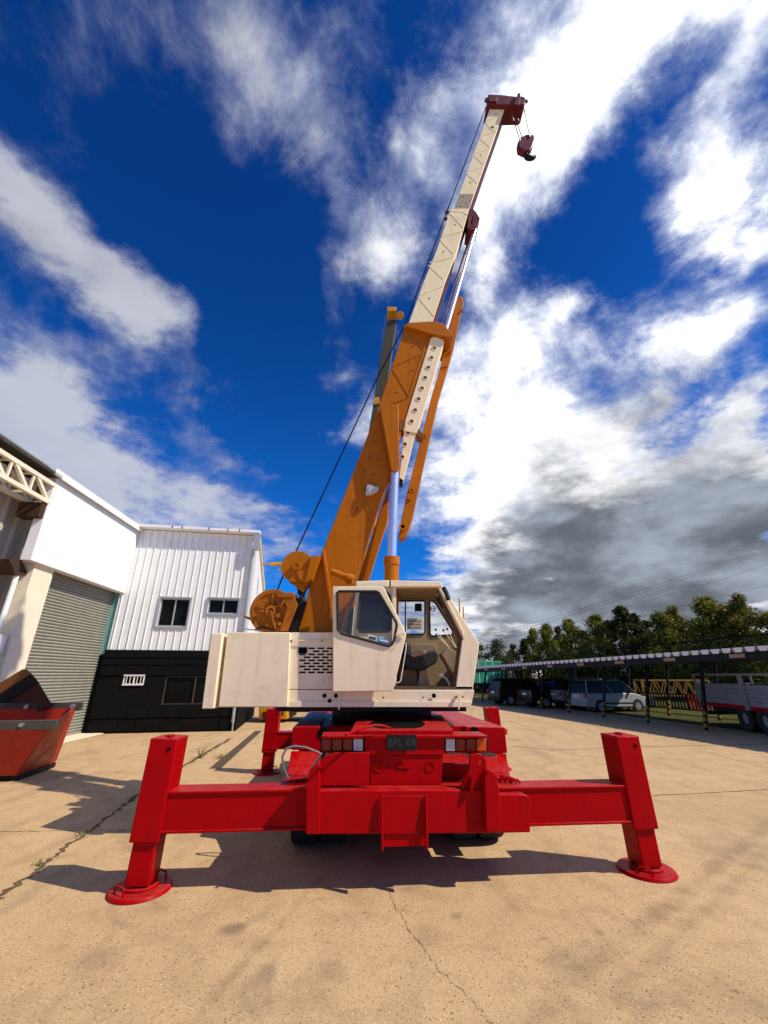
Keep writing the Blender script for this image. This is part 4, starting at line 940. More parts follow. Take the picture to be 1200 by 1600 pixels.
wl = ['tall dry weed by the drain channel near the office block', 'low bushy green weed growing in the drain channel', 'small grassy weed in the long slab joint, nearer the skip', 'thin weed tuft in the slab joint at the left edge', 'short weed tuft in the slab joint just left of the outrigger jack']
for i, (px, py, n, h, s_) in enumerate(((313,1185,18,.36,.10),(345,1185,50,.14,.22),(131,1306,40,.09,.14),(60,1352,22,.08,.07),(205,1250,30,.08,.10))):
    p = gr(px, py); m = weed_mesh(n, h, s_)
    for v in m.bm.verts: v.co = v.co+p
    tag(m.build('weed', 'weed', None, origin=p, smooth=False), wl[i], 'weed', 'weeds in the slab joints')
p = gr(787,1172); m = weed_mesh(16,.2,.1)
for v in m.bm.verts: v.co = v.co+p
tag(m.build('weed', 'weed', None, origin=p, smooth=False), 'sparse weed right of the crane on the open yard', 'weed', 'weeds in the slab joints')

# ------------------------------------------------------------------ carport
K0, K1 = gr(824,1103), gr(1034,1129)
KD = (K0-K1); KD.z = 0; KD.normalize(); KN = Vector((KD.y, -KD.x, 0))
if KN.x < 0: KN = -KN
print('carport', K0, K1, KD, KN)
def kp(s, n, z): return K1 + KD*s + KN*n + ZUP*z
cpz = 2.55
cpt = empty('carport', kp(4,2.5,0), 'long low carport with white corrugated roof edge and black and yellow striped posts', 'carport')
sm, sM = -9.0, (K0-K1).length+12
ov = -1.35; bk_ = 4.6
def kz(s): return cpz - .012*(s) * 1.0
# corrugated roof sheet: trapezoid profile running across the roof
m = MB(); me_ = MB(); s = sm; pv = None; pit = .42
while s < sM:
    z_ = kz(s)
    for ds, dz in ((0,.0),(.08,.0),(.12,.12),(.38,.12),(.42,.0)):
        a_, b_ = m.bm.verts.new(kp(s+ds, ov, z_+.16+dz)), m.bm.verts.new(kp(s+ds, bk_, z_+.55+dz))
        if pv: m.bm.faces.new([pv[0], a_, b_, pv[1]])
        pv = (a_, b_)
    me_.prism([kp(s+.13,ov-.015,z_+.135), kp(s+.37,ov-.015,z_+.135), kp(s+.42,ov-.015,z_+.295), kp(s+.08,ov-.015,z_+.295)], KN*.012)
    s += pit
m.build('roof_sheet', 'black', cpt, smooth=False)
me_.build('roof_edge_caps', 'white_panel', cpt)
m = MB()
def kbox(m, s0, s1, n0, n1, z0a, z1a): return m.hexa([kp(s0,n0,kz(s0)+z0a), kp(s0,n1,kz(s0)+z0a), kp(s1,n1,kz(s1)+z0a), kp(s1,n0,kz(s1)+z0a), kp(s0,n0,kz(s0)+z1a), kp(s0,n1,kz(s0)+z1a), kp(s1,n1,kz(s1)+z1a), kp(s1,n0,kz(s1)+z1a)])
kbox(m, sm, sM, ov+.02, ov+.14, -.12, .13); kbox(m, sm, sM, 0-.08, .08, -.1, .14); kbox(m, sm, sM, 3.9, 4.05, .2, .42)
m.build('roof_beam', 'black', cpt)
posts = [ (gr(x, y)-K1).dot(KD) for x, y in ((824,1103),(861,1107),(905,1111),(962,1120),(1034,1129)) ]
stp = (posts[0]-posts[4])/4
plist = [stp*i for i in range(-3, 9)]
for s in plist:
    m = MB(); kz_ = kz(s); m.bar(kp(s,-.75,0.0), kp(s,-.12,kz_+.02), .11, .11, KD); m.bar(kp(s,3.3,0), kp(s,4.0,kz_+.2), .10, .10, KD); m.bar(kp(s,ov+.1,kz_+.0), kp(s,4.0,kz_+.3), .08, .12)
    po = m.build('post', 'black', cpt, .004)
    m = MB()
    for t in (.10,.32,.54):
        f0, f1 = t/kz_, (t+.13)/kz_
        for na, nb, zt_ in ((-.75,-.12,kz_+.02),(3.3,4.0,kz_+.2)):
            pa, pb2 = kp(s,na,0).lerp(kp(s,nb,zt_), f0), kp(s,na,0).lerp(kp(s,nb,zt_), f1); m.bar(pa, pb2, .118, .118, KD)
    m.build('stripe', 'yellow_dim', po)
m = MB()
for s in plist: m.box(kp(s+.3, ov-.02, kz(s)+.02), (.55,.02,.13), math.atan2(KD.y, KD.x))
m.build('bay_signs', 'sign_tan', cpt)
# pipe rail standing on the roof beam
m = MB()
for s in [x*1.6-8 for x in range(12)]: m.tube(kp(s,4.3,kz(s)+.5), kp(s,4.3,kz(s)+1.15), .04, 6)
m.tube(kp(-9,4.3,kz(-9)+1.15), kp(11,4.3,kz(11)+1.15), .035, 6); m.build('roof_rail', 'black', cpt)
# picket fence behind
fc = empty('picket_fence', kp(0,5.0,0), 'low black picket fence along the grass behind the carport', 'fence')
m = MB()
for z_ in (.25, 1.0): m.bar(kp(-9,5.0,z_), kp(24,5.0,z_), .05, .08)
m.build('rail', 'black', fc)
for sa, sb in ((-9, 1.5), (3.05, 24)):
    m = MB(); s = sa
    while s < sb: m.bar(kp(s,4.96,.2), kp(s,4.96,1.05), .02, .09, KD); s += .2
    m.bar(kp(sa,4.975,.6), kp(s-.2,4.975,.6), .02, .03); m.build('pickets', 'black', fc)
m = MB(); s = 1.55
while s < 3.0: m.bar(kp(s,4.96,.2), kp(s,4.96,1.05), .02, .12, KD); s += .2
m.build('red_pickets', 'skip_red', fc)

# ------------------------------------------------------------------ vehicles
def car(name, label, cat, pos, yaw, prof, roofp, W, wheels, paintm, r=.32, group=None, glassm='dark_glass', extra=None):
    root = empty(name, (0,0,0), label, cat, group); h = W/2
    m = MB(); n = len(prof)
    # body: lower prism with tucked-in top
    for sgn in (0,):
        P = [Vector((x, -h, z)) for x, z in prof]; m.prism(P, (0, W, 0))
    m.build('body', paintm, root, .05)
    m = MB(); P0 = [(x, -h*.94, z) for x, z in roofp]; k = len(roofp)
    lo = [i for i, (x, z) in enumerate(roofp)]
    zmin = min(z for x, z in roofp); zmax = max(z for x, z in roofp)
    def ins(x, z): t = (z-zmin)/(zmax-zmin); return h*(.95-.13*t)
    a = [m.bm.verts.new((x, -ins(x,z), z)) for x, z in roofp]; b = [m.bm.verts.new((x, ins(x,z), z)) for x, z in roofp]
    m.bm.faces.new(a); m.bm.faces.new(list(reversed(b)))
    for i in range(k): m.bm.faces.new([a[i], a[(i+1)%k], b[(i+1)%k], b[i]])
    m.build('cabin_glass', glassm, root, .02)
    m = MB(); top = [(x, z) for x, z in roofp if z > zmax-.12]; xs = [x for x, z in top]
    m.hexa([Vector(v) for v in ((min(xs),-h*.83,zmax-.005),(max(xs),-h*.83,zmax-.005),(max(xs),h*.83,zmax-.005),(min(xs),h*.83,zmax-.005),(min(xs)+.08,-h*.78,zmax+.04),(max(xs)-.1,-h*.78,zmax+.04),(max(xs)-.1,h*.78,zmax+.04),(min(xs)+.08,h*.78,zmax+.04))])
    # pillars
    for sgn in (-1, 1):
        bx = [x for x, z in roofp if z < zmin+.02]; 
        for xa, xb in ((max(bx), max(xs)), (min(bx), min(xs)), ((max(bx)+min(bx))/2, (max(xs)+min(xs))/2)):
            m.bar((xa, sgn*h*.955, zmin-.01), (xb, sgn*h*.83, zmax+.005), .07, .03, (1,0,0))
    m.build('roof', paintm, root, .02)
    for x in wheels:
        for sgn in (-1, 1):
            m = MB(); c = Vector((x, sgn*(h-.09), r)); m.ring(c, (0,1,0), r, r*.6, .21, 26); w_ = m.build('wheel', 'rubber', root, .01)
            m = MB(); m.ring(c+Vector((0,sgn*.085,0)), (0,1,0), r*.62, .03, .03, 24)
            for q in range(7):
                t = q*2*math.pi/7; m.bar(c+Vector((0,sgn*.10,0)), c+Vector((math.cos(t)*r*.6, sgn*.105, math.sin(t)*r*.6)), .05, .02, (0,1,0))
            m.build('rim', 'bed_grey', w_)
            m = MB(); m.ring(Vector((x, sgn*(h+.002), r+.01)), (0,1,0), r*1.17, .01, .012, 26); m.build('wheel_arch', 'black', root)
    fx = max(x for x, z in prof); rx = min(x for x, z in prof)
    for sgn in (-1, 1):
        m = MB(); m.box((fx-.12, sgn*h*.74, .72), (.22,.34,.16)); m.build('headlight', 'lens', root, .03)
        m = MB(); m.box((rx+.03, sgn*h*.86, .92), (.10,.18,.28)); m.build('tail_light', 'red_lamp', root, .02)
        m = MB(); m.box((max(x for x, z in roofp)-.55, sgn*(h+.08), zmin+.06), (.12,.18,.13)); m.build('wing_mirror', 'black', root, .02)
        m = MB(); m.box((0, sgn*(h+.006), .48), (1.9,.02,.07)); m.build('side_trim', 'black', root, .004)
    m = MB(); m.box((rx-.005, 0, .85), (.02,.5,.12)); m.build('number_plate', 'white_label', root)
    m = MB(); m.box((rx+.02, 0, .42), (.14,W*.94,.2)); m.box((fx-.03, 0, .38), (.12,W*.94,.2)); m.build('bumper', 'black' if paintm != 'silver' else 'silver', root, .03)
    if extra: extra(root)
    root.location = pos; root.rotation_euler = (0,0,yaw); return root
KY = math.atan2(KN.y, KN.x)
van_prof = [(-2.05,.28),(2.05,.25),(2.12,.45),(2.08,.72),(1.55,.92),(1.05,1.02),(-2.05,1.02),(-2.12,.7)]
van_roof = [(-2.02,1.01),(1.35,1.01),(.55,1.62),(.2,1.70),(-1.7,1.68),(-1.9,1.6)]
suv_prof = [(-2.2,.35),(2.2,.32),(2.28,.6),(2.2,.92),(1.1,1.08),(-2.2,1.08),(-2.28,.7)]
suv_roof = [(-2.15,1.07),(1.2,1.07),(.55,1.66),(.2,1.74),(-1.75,1.74),(-2.0,1.6)]
pk_prof = [(-2.5,.45),(2.45,.4),(2.55,.7),(2.45,1.0),(1.25,1.12),(-2.5,1.12),(-2.55,.8)]
pk_roof = [(-.75,1.11),(1.35,1.11),(.75,1.66),(.5,1.74),(-.5,1.74),(-.68,1.66)]
def carpos(px, py, back=2.1):  # rear left corner seen at px,py on the ground
    p = gr(px, py); return p + KN*back
vp = gr(930,1113)+KN*1.5+KD*.6
car('parked_van', 'silver people carrier parked under the carport, side on and nose to the right', 'car', (vp.x,vp.y,0), KY, van_prof, van_roof, 1.75, (-1.25,1.3), 'silver', .31, 'cars parked under the carport')
p = gr(880,1109)+KN*2.6+KD*.9
car('pickup_truck', 'dark pickup with a pale tailgate parked beside the silver people carrier', 'pickup', (p.x,p.y,0), KY, pk_prof, pk_roof, 1.8, (-1.55,1.55), 'car_white', .36, 'cars parked under the carport')
p = gr(834,1107)+KN*2.4+KD*.7
car('pickup_truck', 'black pickup parked between the pale tailgate pickup and the dark estate car', 'pickup', (p.x,p.y,0), KY, pk_prof, pk_roof, 1.8, (-1.55,1.55), 'car_black', .36, 'cars parked under the carport')
p = gr(780,1103)+KN*2.3+KD*.8
car('parked_suv', 'black sport utility car at the far left bay of the carport', 'car', (p.x,p.y,0), KY, suv_prof, suv_roof, 1.85, (-1.4,1.4), 'car_black', .36, 'cars parked under the carport')
# lorry with green trailer in the distance
lr = empty('lorry', (0,0,0), 'distant lorry with white cab and green tarpaulin trailer seen below the carport roof', 'lorry')
m = MB(); m.box((-4.6,0,2.35), (8.2,2.5,2.5)); m.build('trailer_body', 'green_tarp', lr, .05)
m = MB(); m.box((-4.6,0,1.0), (8.2,2.3,.25)); m.build('trailer_chassis', 'black', lr)
m = MB()
for x in [-8.2+k*.9 for k in range(9)]: m.box((x,-1.26,2.35), (.06,.03,2.45))
m.build('tarp_strap', 'white_label', lr)
m = MB(); m.prism([Vector((x,-1.2,z)) for x, z in ((.0,.5),(2.2,.5),(2.25,1.5),(1.95,2.9),(1.6,3.2),(.2,3.3),(0,2.8))], (0,2.4,0)); m.build('cab', 'car_white', lr, .1)
m = MB(); m.prism([Vector((x,-1.215,z)) for x, z in ((1.0,1.7),(2.0,1.7),(1.8,2.6),(1.0,2.6))], (0,2.43,0)); m.prism([Vector(v) for v in ((2.24,-1.0,1.65),(2.24,1.0,1.65),(2.02,1.0,2.75),(2.02,-1.0,2.75))], (.03,0,0)); m.build('cab_window', 'dark_glass', lr)
for x in (1.2,-1.2,-6.2,-7.4):
    for sgn in (-1,1):
        m = MB(); m.ring((x, sgn*1.0, .5), (0,1,0), .5, .2, .4, 24); m.build('wheel', 'rubber', lr)
p = gr(790,1080); p = at(790, 1075, 55); lr.location = (p.x, 55, 0); lr.rotation_euler = (0,0,R(8))

# dropside truck bed at right
q0 = gr(1180,1146)
tr = empty('dropside_truck', q0, 'grey dropside truck body with open upper frame and red chassis rail by the carport', 'truck')
TL, TW = 2.6, 2.3
tK = (gr(1092,1128)-gr(1180,1146)).normalized(); tN = Vector((tK.y,-tK.x,0)); tN = tN if tN.x > 0 else -tN
def tp_(s, n, z): return q0 + tK*s + tN*n + ZUP*z
tz0 = onp(1170,1101,q0,tN).z; tz1 = onp(1165,1071,q0,tN).z; tz2 = onp(1157,1054,q0,tN).z; sL = (onp(1092,1090,q0,tN)-q0).dot(tK)
print('truck', q0, tK, tz0, tz1, tz2, sL)
sL = min(max(sL,1.8),4.5)
def tside(m, P0, d, L):
    n_ = 3
    z0, z1 = tz0, tz1
    for k in range(5):
        za_, zb_ = z0+(z1-z0)*k/5, z0+(z1-z0)*(k+1)/5-.012; m.bar(P0+d*.02+ZUP*((za_+zb_)/2), P0+d*(L-.02)+ZUP*((za_+zb_)/2), .03, zb_-za_)
    for k in range(n_+1): m.bar(P0+d*(L*k/n_)+ZUP*z0, P0+d*(L*k/n_)+ZUP*z1, .07, .06, d)
    m.bar(P0+ZUP*z1, P0+d*L+ZUP*z1, .07, .05); m.bar(P0+ZUP*z0, P0+d*L+ZUP*z0, .07, .06)
m = MB(); tside(m, tp_(.05,0,0), tK, sL); m.build('side_board', 'bed_grey', tr, .004)
m = MB(); tside(m, tp_(-.12,.05,0), -tK, 2.2); m.build('side_board', 'bed_grey', tr, .004)
m = MB(); tside(m, tp_(sL,.05,0), tN, TW); m.build('tail_board', 'bed_grey', tr, .004)
m = MB(); tside(m, tp_(sL,TW,0), -tK, sL+2); m.build('side_board', 'bed_grey', tr, .004)
m = MB()
for s_ in (.0, -.1): m.bar(tp_(s_,-.01,tz0-.2), tp_(s_,-.01,tz2), .1, .09, tN)
m.bar(tp_(sL,-.01,tz0), tp_(sL,-.01,tz2), .08, .08, tN); m.bar(tp_(sL,0,tz2), tp_(-2.4,0,tz2), .09, .08); m.bar(tp_(sL,TW,tz0), tp_(sL,TW,tz2), .08, .08, tN); m.bar(tp_(sL,0,tz2), tp_(sL,TW,tz2), .07, .07); m.bar(tp_(sL,TW,tz2), tp_(-2.4,TW,tz2), .07, .07)
m.build('upper_frame', 'bed_grey', tr, .005)
m = MB(); m.bar(tp_(sL-.1,.1,tz0-.13), tp_(-2.3,.1,tz0-.13), .1, .16); m.build('chassis_rail', 'red', tr, .01)
m = MB(); m.hexa([tp_(a_,b_,c_) for a_, b_, c_ in ((sL,.05,tz0-.06),(-2.3,.05,tz0-.06),(-2.3,TW,tz0-.06),(sL,TW,tz0-.06),(sL,.05,tz0-.02),(-2.3,.05,tz0-.02),(-2.3,TW,tz0-.02),(sL,TW,tz0-.02))]); m.build('load_floor', 'bed_grey', tr)
m = MB(); m.hexa([tp_(a_,b_,c_) for a_, b_, c_ in ((sL+.1,.5,tz0-.45),(-2.3,.5,tz0-.45),(-2.3,1.8,tz0-.45),(sL+.1,1.8,tz0-.45),(sL+.1,.5,tz0-.2),(-2.3,.5,tz0-.2),(-2.3,1.8,tz0-.2),(sL+.1,1.8,tz0-.2))]); m.bar(tp_(sL+.25,.1,.42), tp_(sL+.25,TW-.1,.42), .12, .14); m.build('underframe', 'black', tr)
for s_ in (.5,-.7):
    for n_ in (.25, TW-.25):
        m = MB(); m.ring(tp_(s_, n_, .46), tN, .46, .2, .4, 28); w_ = m.build('wheel', 'rubber', tr, .02)
        m = MB(); m.ring(tp_(s_, n_, .46)-tN*.12, tN, .27, .03, .05, 20); m.build('rim', 'bed_grey', w_)

# yellow lattice boom piece lying on the grass
LD = 30.0
ls = empty('lattice_boom_section', at(1060,1090,LD).xy.to_3d(), 'yellow lattice crane boom section lying on the grass behind the fence', 'boom section')
m = MB(); xa, xb = at(1006,1085,LD).x, at(1112,1085,LD).x; zb_ = .75; zt_ = at(1060,1063,LD).z; 
zb_ = at(1060,1087,LD).z
for y in (LD, LD+.9):
    m.bar((xa,y,zt_), (xb,y,zt_), .09, .09); m.bar((xa,y,zb_), (xb,y,zb_), .09, .09)
    n_ = 6
    for k in range(n_):
        x0, x1 = xa+(xb-xa)*k/n_, xa+(xb-xa)*(k+1)/n_; xm = (x0+x1)/2
        m.bar((x0,y,zt_), (xm,y,zb_), .055, .055, (0,1,0)); m.bar((xm,y,zb_), (x1,y,zt_), .045, .045, (0,1,0))
    m.bar((xa,y,zt_), (xa,y,zb_), .1, .1); m.bar((xb,y,zt_), (xb,y,zb_), .1, .1)
for k in range(7): x = xa+(xb-xa)*k/6; m.bar((x,LD,zt_), (x,LD+.9,zt_), .06, .06); m.bar((x,LD,zb_), (x,LD+.9,zb_), .06, .06)
m.build('lattice', 'yellow_dim', ls)
m = MB(); m.box((xa+.4,LD+.45,zb_/2-.03), (.3,1.1,max(.1,zb_-.06))); m.box((xb-.4,LD+.45,zb_/2-.03), (.3,1.1,max(.1,zb_-.06))); m.build('trestle', 'old_boom', ls)

# ------------------------------------------------------------------ trees
def leaf_mat(name, a, b, c):
    m, nt, bs, out = base_mat(name); L = nt.links.new
    v = scalevec(nt, (1,1,1)); gi = nn(nt, 'ShaderNodeNewGeometry')
    n1 = noise(nt, v, .9, 3); cc = mix(nt, ramp(nt, n1, .35, .65), a, b); cc = mix(nt, ramp(nt, gi.outputs['Random Per Island'], .5, 1), cc, c)
    L(cc, bs.inputs['Base Color']); bs.inputs['Roughness'].default_value = .6; bs.inputs['Specular IOR Level'].default_value = .2
    tl = nn(nt, 'ShaderNodeBsdfTranslucent'); L(cc, tl.inputs[0]); mx = nn(nt, 'ShaderNodeMixShader'); mx.inputs[0].default_value = .25
    L(bs.outputs[0], mx.inputs[1]); L(tl.outputs[0], mx.inputs[2]); L(mx.outputs[0], out.inputs[0]); MATS[name] = m
leaf_mat('leaf_green', (.085,.11,.012), (.22,.22,.025), (.36,.32,.05))
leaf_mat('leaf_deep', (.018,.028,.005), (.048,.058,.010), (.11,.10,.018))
leaf_mat('leaf_warm', (.08,.08,.010), (.19,.165,.02), (.30,.24,.045))
def make_tree(H, Rr, nleaf, mat, seed, conic=.8, base=.12, cl=54):
    rnd = random.Random(seed)
    root = empty('tree', (0,0,0), 'tree', 'tree', 'trees behind the carport')
    m = MB(); top = Vector((rnd.uniform(-.2,.2), rnd.uniform(-.2,.2), H*.93))
    m.path([Vector((0,0,-.1)), Vector((.05,.03,H*.3)), top*.6+Vector((.1,0,0)), top], [H*.020,H*.016,H*.009,H*.003], 8)
    clumps = []
    for i in range(cl):
        t = base + (1-base)*((i+rnd.random())/cl); 
        prof = (1-t)**conic * min(1, (t-base)/.14+.35)
        a = rnd.uniform(0, 6.28); r = Rr*prof*rnd.uniform(.3,1.25)
        c = Vector((math.cos(a)*r, math.sin(a)*r, H*t*rnd.uniform(.96,1.03)))
        clumps.append((c, (.16+.36*prof)*Rr*rnd.uniform(.5,1.25)))
        if i % 2 == 0: m.path([Vector((0,0,H*t*.82)), Vector((c.x*.5,c.y*.5,H*t*.92)), c], [H*.006,H*.004,H*.001], 5)
    clumps.append((Vector((top.x, top.y, H*.96)), Rr*.16))
    m.build('trunk', 'bark', root)
    m = MB(); bmv = m.bm
    for i in range(nleaf):
        c, rr = clumps[int(rnd.random()**.9*len(clumps))]
        d = Vector((rnd.gauss(0,1), rnd.gauss(0,1), rnd.gauss(0,1))).normalized()*rr*(rnd.random()**.6)*rnd.uniform(.8,1.25)
        p = c+Vector((d.x, d.y, d.z*1.15)); s_ = rnd.uniform(.07,.155)
        n_ = Vector((rnd.gauss(0,1), rnd.gauss(0,1), rnd.gauss(0,1)+.5)).normalized(); x = n_.orthogonal().normalized()*s_; y = n_.cross(x)*rnd.uniform(.5,.9)
        bmv.faces.new([bmv.verts.new(p-x), bmv.verts.new(p-y*.8), bmv.verts.new(p+x), bmv.verts.new(p+y*.8)])
    # no doubles merge here
    me = bpy.data.meshes.new('crown'); bmv.to_mesh(me); bmv.free(); me.materials.append(MATS[mat]); o = bpy.data.objects.new('crown', me); col.objects.link(o); o.parent = root
    return root
protos = [make_tree(10,2.7,11000,'leaf_green',1,.75), make_tree(10,2.3,10000,'leaf_deep',2,.8), make_tree(10,2.8,10500,'leaf_warm',3,.7), make_tree(10,2.2,9000,'leaf_deep',4,.6,.15), make_tree(10,3.6,8000,'leaf_deep',5,.45,.05)]
TREES = [ # px of top, py of top, distance, proto, width factor
 (752,1010,58,4,.9,'round dark tree just right of the crane cab'), (776,1003,56,4,1.0,'broad dark tree second to the right of the crane cab'), (800,1010,60,3,1,'low dark tree in the dip of the skyline left of the first pale spire'),
 (818,1000,52,1,1,'open branched dark tree left of the first spire'), (833,985,50,0,.8,'slim green spire tree, leftmost spire of the row'), (853,978,50,0,.85,'second slim green spire tree from the left'),
 (886,971,48,0,1,'full green spire tree with pointed double top left of middle'), (872,983,54,3,.8,'dark tree tucked behind the double topped spire'), (910,987,50,1,1,'short dark tree in the gap left of the tall dark pair'), (929,964,47,0,1,'green tree just left of the tallest dark tree'),
 (949,974,52,3,.9,'dark tree peeping between two taller trees in the middle'), (968,950,45,1,1.15,'tallest dark pointed tree in the middle of the row'), (990,961,46,1,.9,'dark companion tree right of the tallest dark tree'), (1008,975,47,3,1,'low dark tree in the notch of the skyline right of the middle'),
 (1028,960,42,0,1,'green tree right of the notch with ragged twin top'), (1050,956,42,2,1.1,'olive tree right of the ragged twin topped one'), (1070,975,44,1,1,'shaded tree below the big pale green crown'), (1097,938,38,0,1.25,'large bright green tree with the highest broad crown'),
 (1126,951,39,0,1.1,'bright green tree leaning on the large broad crown'), (1154,938,36,2,1.05,'olive brown topped tree near the right edge'), (1142,965,42,3,.9,'dark tree behind the olive topped tree'), (1197,961,34,0,1.1,'green tree cut by the right edge of the photo'), (1180,985,40,1,1,'low dark tree between the two rightmost crowns'),
]
for i, (px, py, D, pi, wf, lab) in enumerate(TREES):
    p = at(px, py, D); H_ = p.z*1.02
    src = protos[pi]; o = copy_tree(src)
    o.location = (p.x, D, 0); sw = max(.55, H_/10*.95)*wf*1.4; o.scale = (sw, sw, H_/10); o.rotation_euler = (0,0,i*1.7)
    o['label'] = lab; o['category'] = 'tree'; o['group'] = 'trees behind the carport'
def kill(o):
    for ch in list(o.children): kill(ch)
    bpy.data.objects.remove(o)
for p_ in protos: kill(p_)
# thicket under the trees: reads as one dark mass
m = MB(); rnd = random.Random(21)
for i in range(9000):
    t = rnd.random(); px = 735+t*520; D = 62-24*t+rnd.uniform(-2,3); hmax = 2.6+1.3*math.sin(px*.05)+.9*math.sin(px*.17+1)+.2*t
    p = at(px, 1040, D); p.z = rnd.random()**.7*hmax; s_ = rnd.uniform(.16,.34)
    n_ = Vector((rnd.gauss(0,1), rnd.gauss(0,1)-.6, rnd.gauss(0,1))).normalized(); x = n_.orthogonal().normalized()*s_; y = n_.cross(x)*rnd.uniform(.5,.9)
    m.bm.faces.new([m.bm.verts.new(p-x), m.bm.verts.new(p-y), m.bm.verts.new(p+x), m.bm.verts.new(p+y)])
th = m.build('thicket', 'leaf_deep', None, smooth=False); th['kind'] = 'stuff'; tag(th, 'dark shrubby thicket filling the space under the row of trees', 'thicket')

# overhead lines
wl_ = ['highest thin overhead power line above the trees at right', 'thin overhead power line just below the highest one', 'middle overhead power line sloping over the trees', 'lowest overhead power line dipping behind the green trees']
for i, (pts, dd) in enumerate((([(700,1010),(860,966),(1010,919),(1110,886),(1260,838)],55),([(700,1013),(860,971),(1010,924),(1110,891),(1260,842)],56),([(760,1004),(900,972),(1040,931),(1150,898),(1260,861)],52),([(900,990),(1000,964),(1100,938),(1200,914),(1270,896)],50))):
    m = MB(); P = [at(x, y, dd) for x, y in pts]; m.path(P, .018, 6)
    tag(m.build('power_line', 'black', None), wl_[i], 'power line', 'overhead power lines')

# ------------------------------------------------------------------ sky, sun, camera
SUN_AZ = Vector((.947, -.32, 0)).normalized(); SUN_EL = R(46)
w = bpy.data.worlds.new('World'); sc.world = w; w.use_nodes = True
nt = w.node_tree; nt.nodes.clear(); L = nt.links.new
out = nn(nt, 'ShaderNodeOutputWorld'); bg = nn(nt, 'ShaderNodeBackground'); L(bg.outputs[0], out.inputs[0]); bg.inputs[1].default_value = .13
sky = nn(nt, 'ShaderNodeTexSky', sky_type='NISHITA'); sky.sun_disc = False; sky.sun_elevation = SUN_EL
sky.sun_rotation = math.atan2(SUN_AZ.x, SUN_AZ.y); sky.altitude = 200; sky.air_density = 1; sky.dust_density = .4; sky.ozone_density = 3
tc = nn(nt, 'ShaderNodeTexCoord'); dirv = tc.outputs['Generated']
def M(op, a, b=None, c=None, clamp=False):
    n = nn(nt, 'ShaderNodeMath', operation=op); n.use_clamp = clamp
    for i, x in enumerate((a, b, c)):
        if x is None: continue
        if isinstance(x, (int, float)): n.inputs[i].default_value = x
        else: L(x, n.inputs[i])
    return n.outputs[0]
def MR(x, a, b, c=0, d=1, t='SMOOTHSTEP'):
    n = nn(nt, 'ShaderNodeMapRange', interpolation_type=t); L(x, n.inputs[0])
    for i, v in enumerate((a, b, c, d)): n.inputs[i+1].default_value = v
    return n.outputs[0]
sep = nn(nt, 'ShaderNodeSeparateXYZ'); L(dirv, sep.inputs[0])
zc_ = M('MAXIMUM', sep.outputs[2], 0.0); den = M('ADD', zc_, .16)
cmb = nn(nt, 'ShaderNodeCombineXYZ'); L(M('DIVIDE', sep.outputs[0], den), cmb.inputs[0]); L(M('DIVIDE', sep.outputs[1], den), cmb.inputs[1])
plane = cmb.outputs[0]
# warp
wn_ = nn(nt, 'ShaderNodeTexNoise'); wn_.inputs['Scale'].default_value = 2.0; wn_.inputs['Detail'].default_value = 7; wn_.inputs['Roughness'].default_value = .6; L(plane, wn_.inputs['Vector'])
vm = nn(nt, 'ShaderNodeVectorMath', operation='MULTIPLY_ADD'); L(wn_.outputs['Color'], vm.inputs[0]); vm.inputs[1].default_value = (.42,.42,.42); L(dirv, vm.inputs[2])
vs2 = nn(nt, 'ShaderNodeVectorMath', operation='SUBTRACT'); L(vm.outputs[0], vs2.inputs[0]); vs2.inputs[1].default_value = (.21,.21,.21)
wdir = vs2.outputs[0]
def field(blobs):
    tot = None
    for px, py, rp, wt in blobs:
        d = ray(px, py).normalized(); dd = ray(px+rp, py).normalized(); d2 = ray(px, py+rp).normalized(); rad = ((d-dd).length+(d-d2).length)/2
        n = nn(nt, 'ShaderNodeVectorMath', operation='DISTANCE'); L(wdir, n.inputs[0]); n.inputs[1].default_value = d
        f = MR(n.outputs['Value'], 0, rad*1.35, wt, 0)
        tot = f if tot is None else M('ADD', tot, f)
    return tot
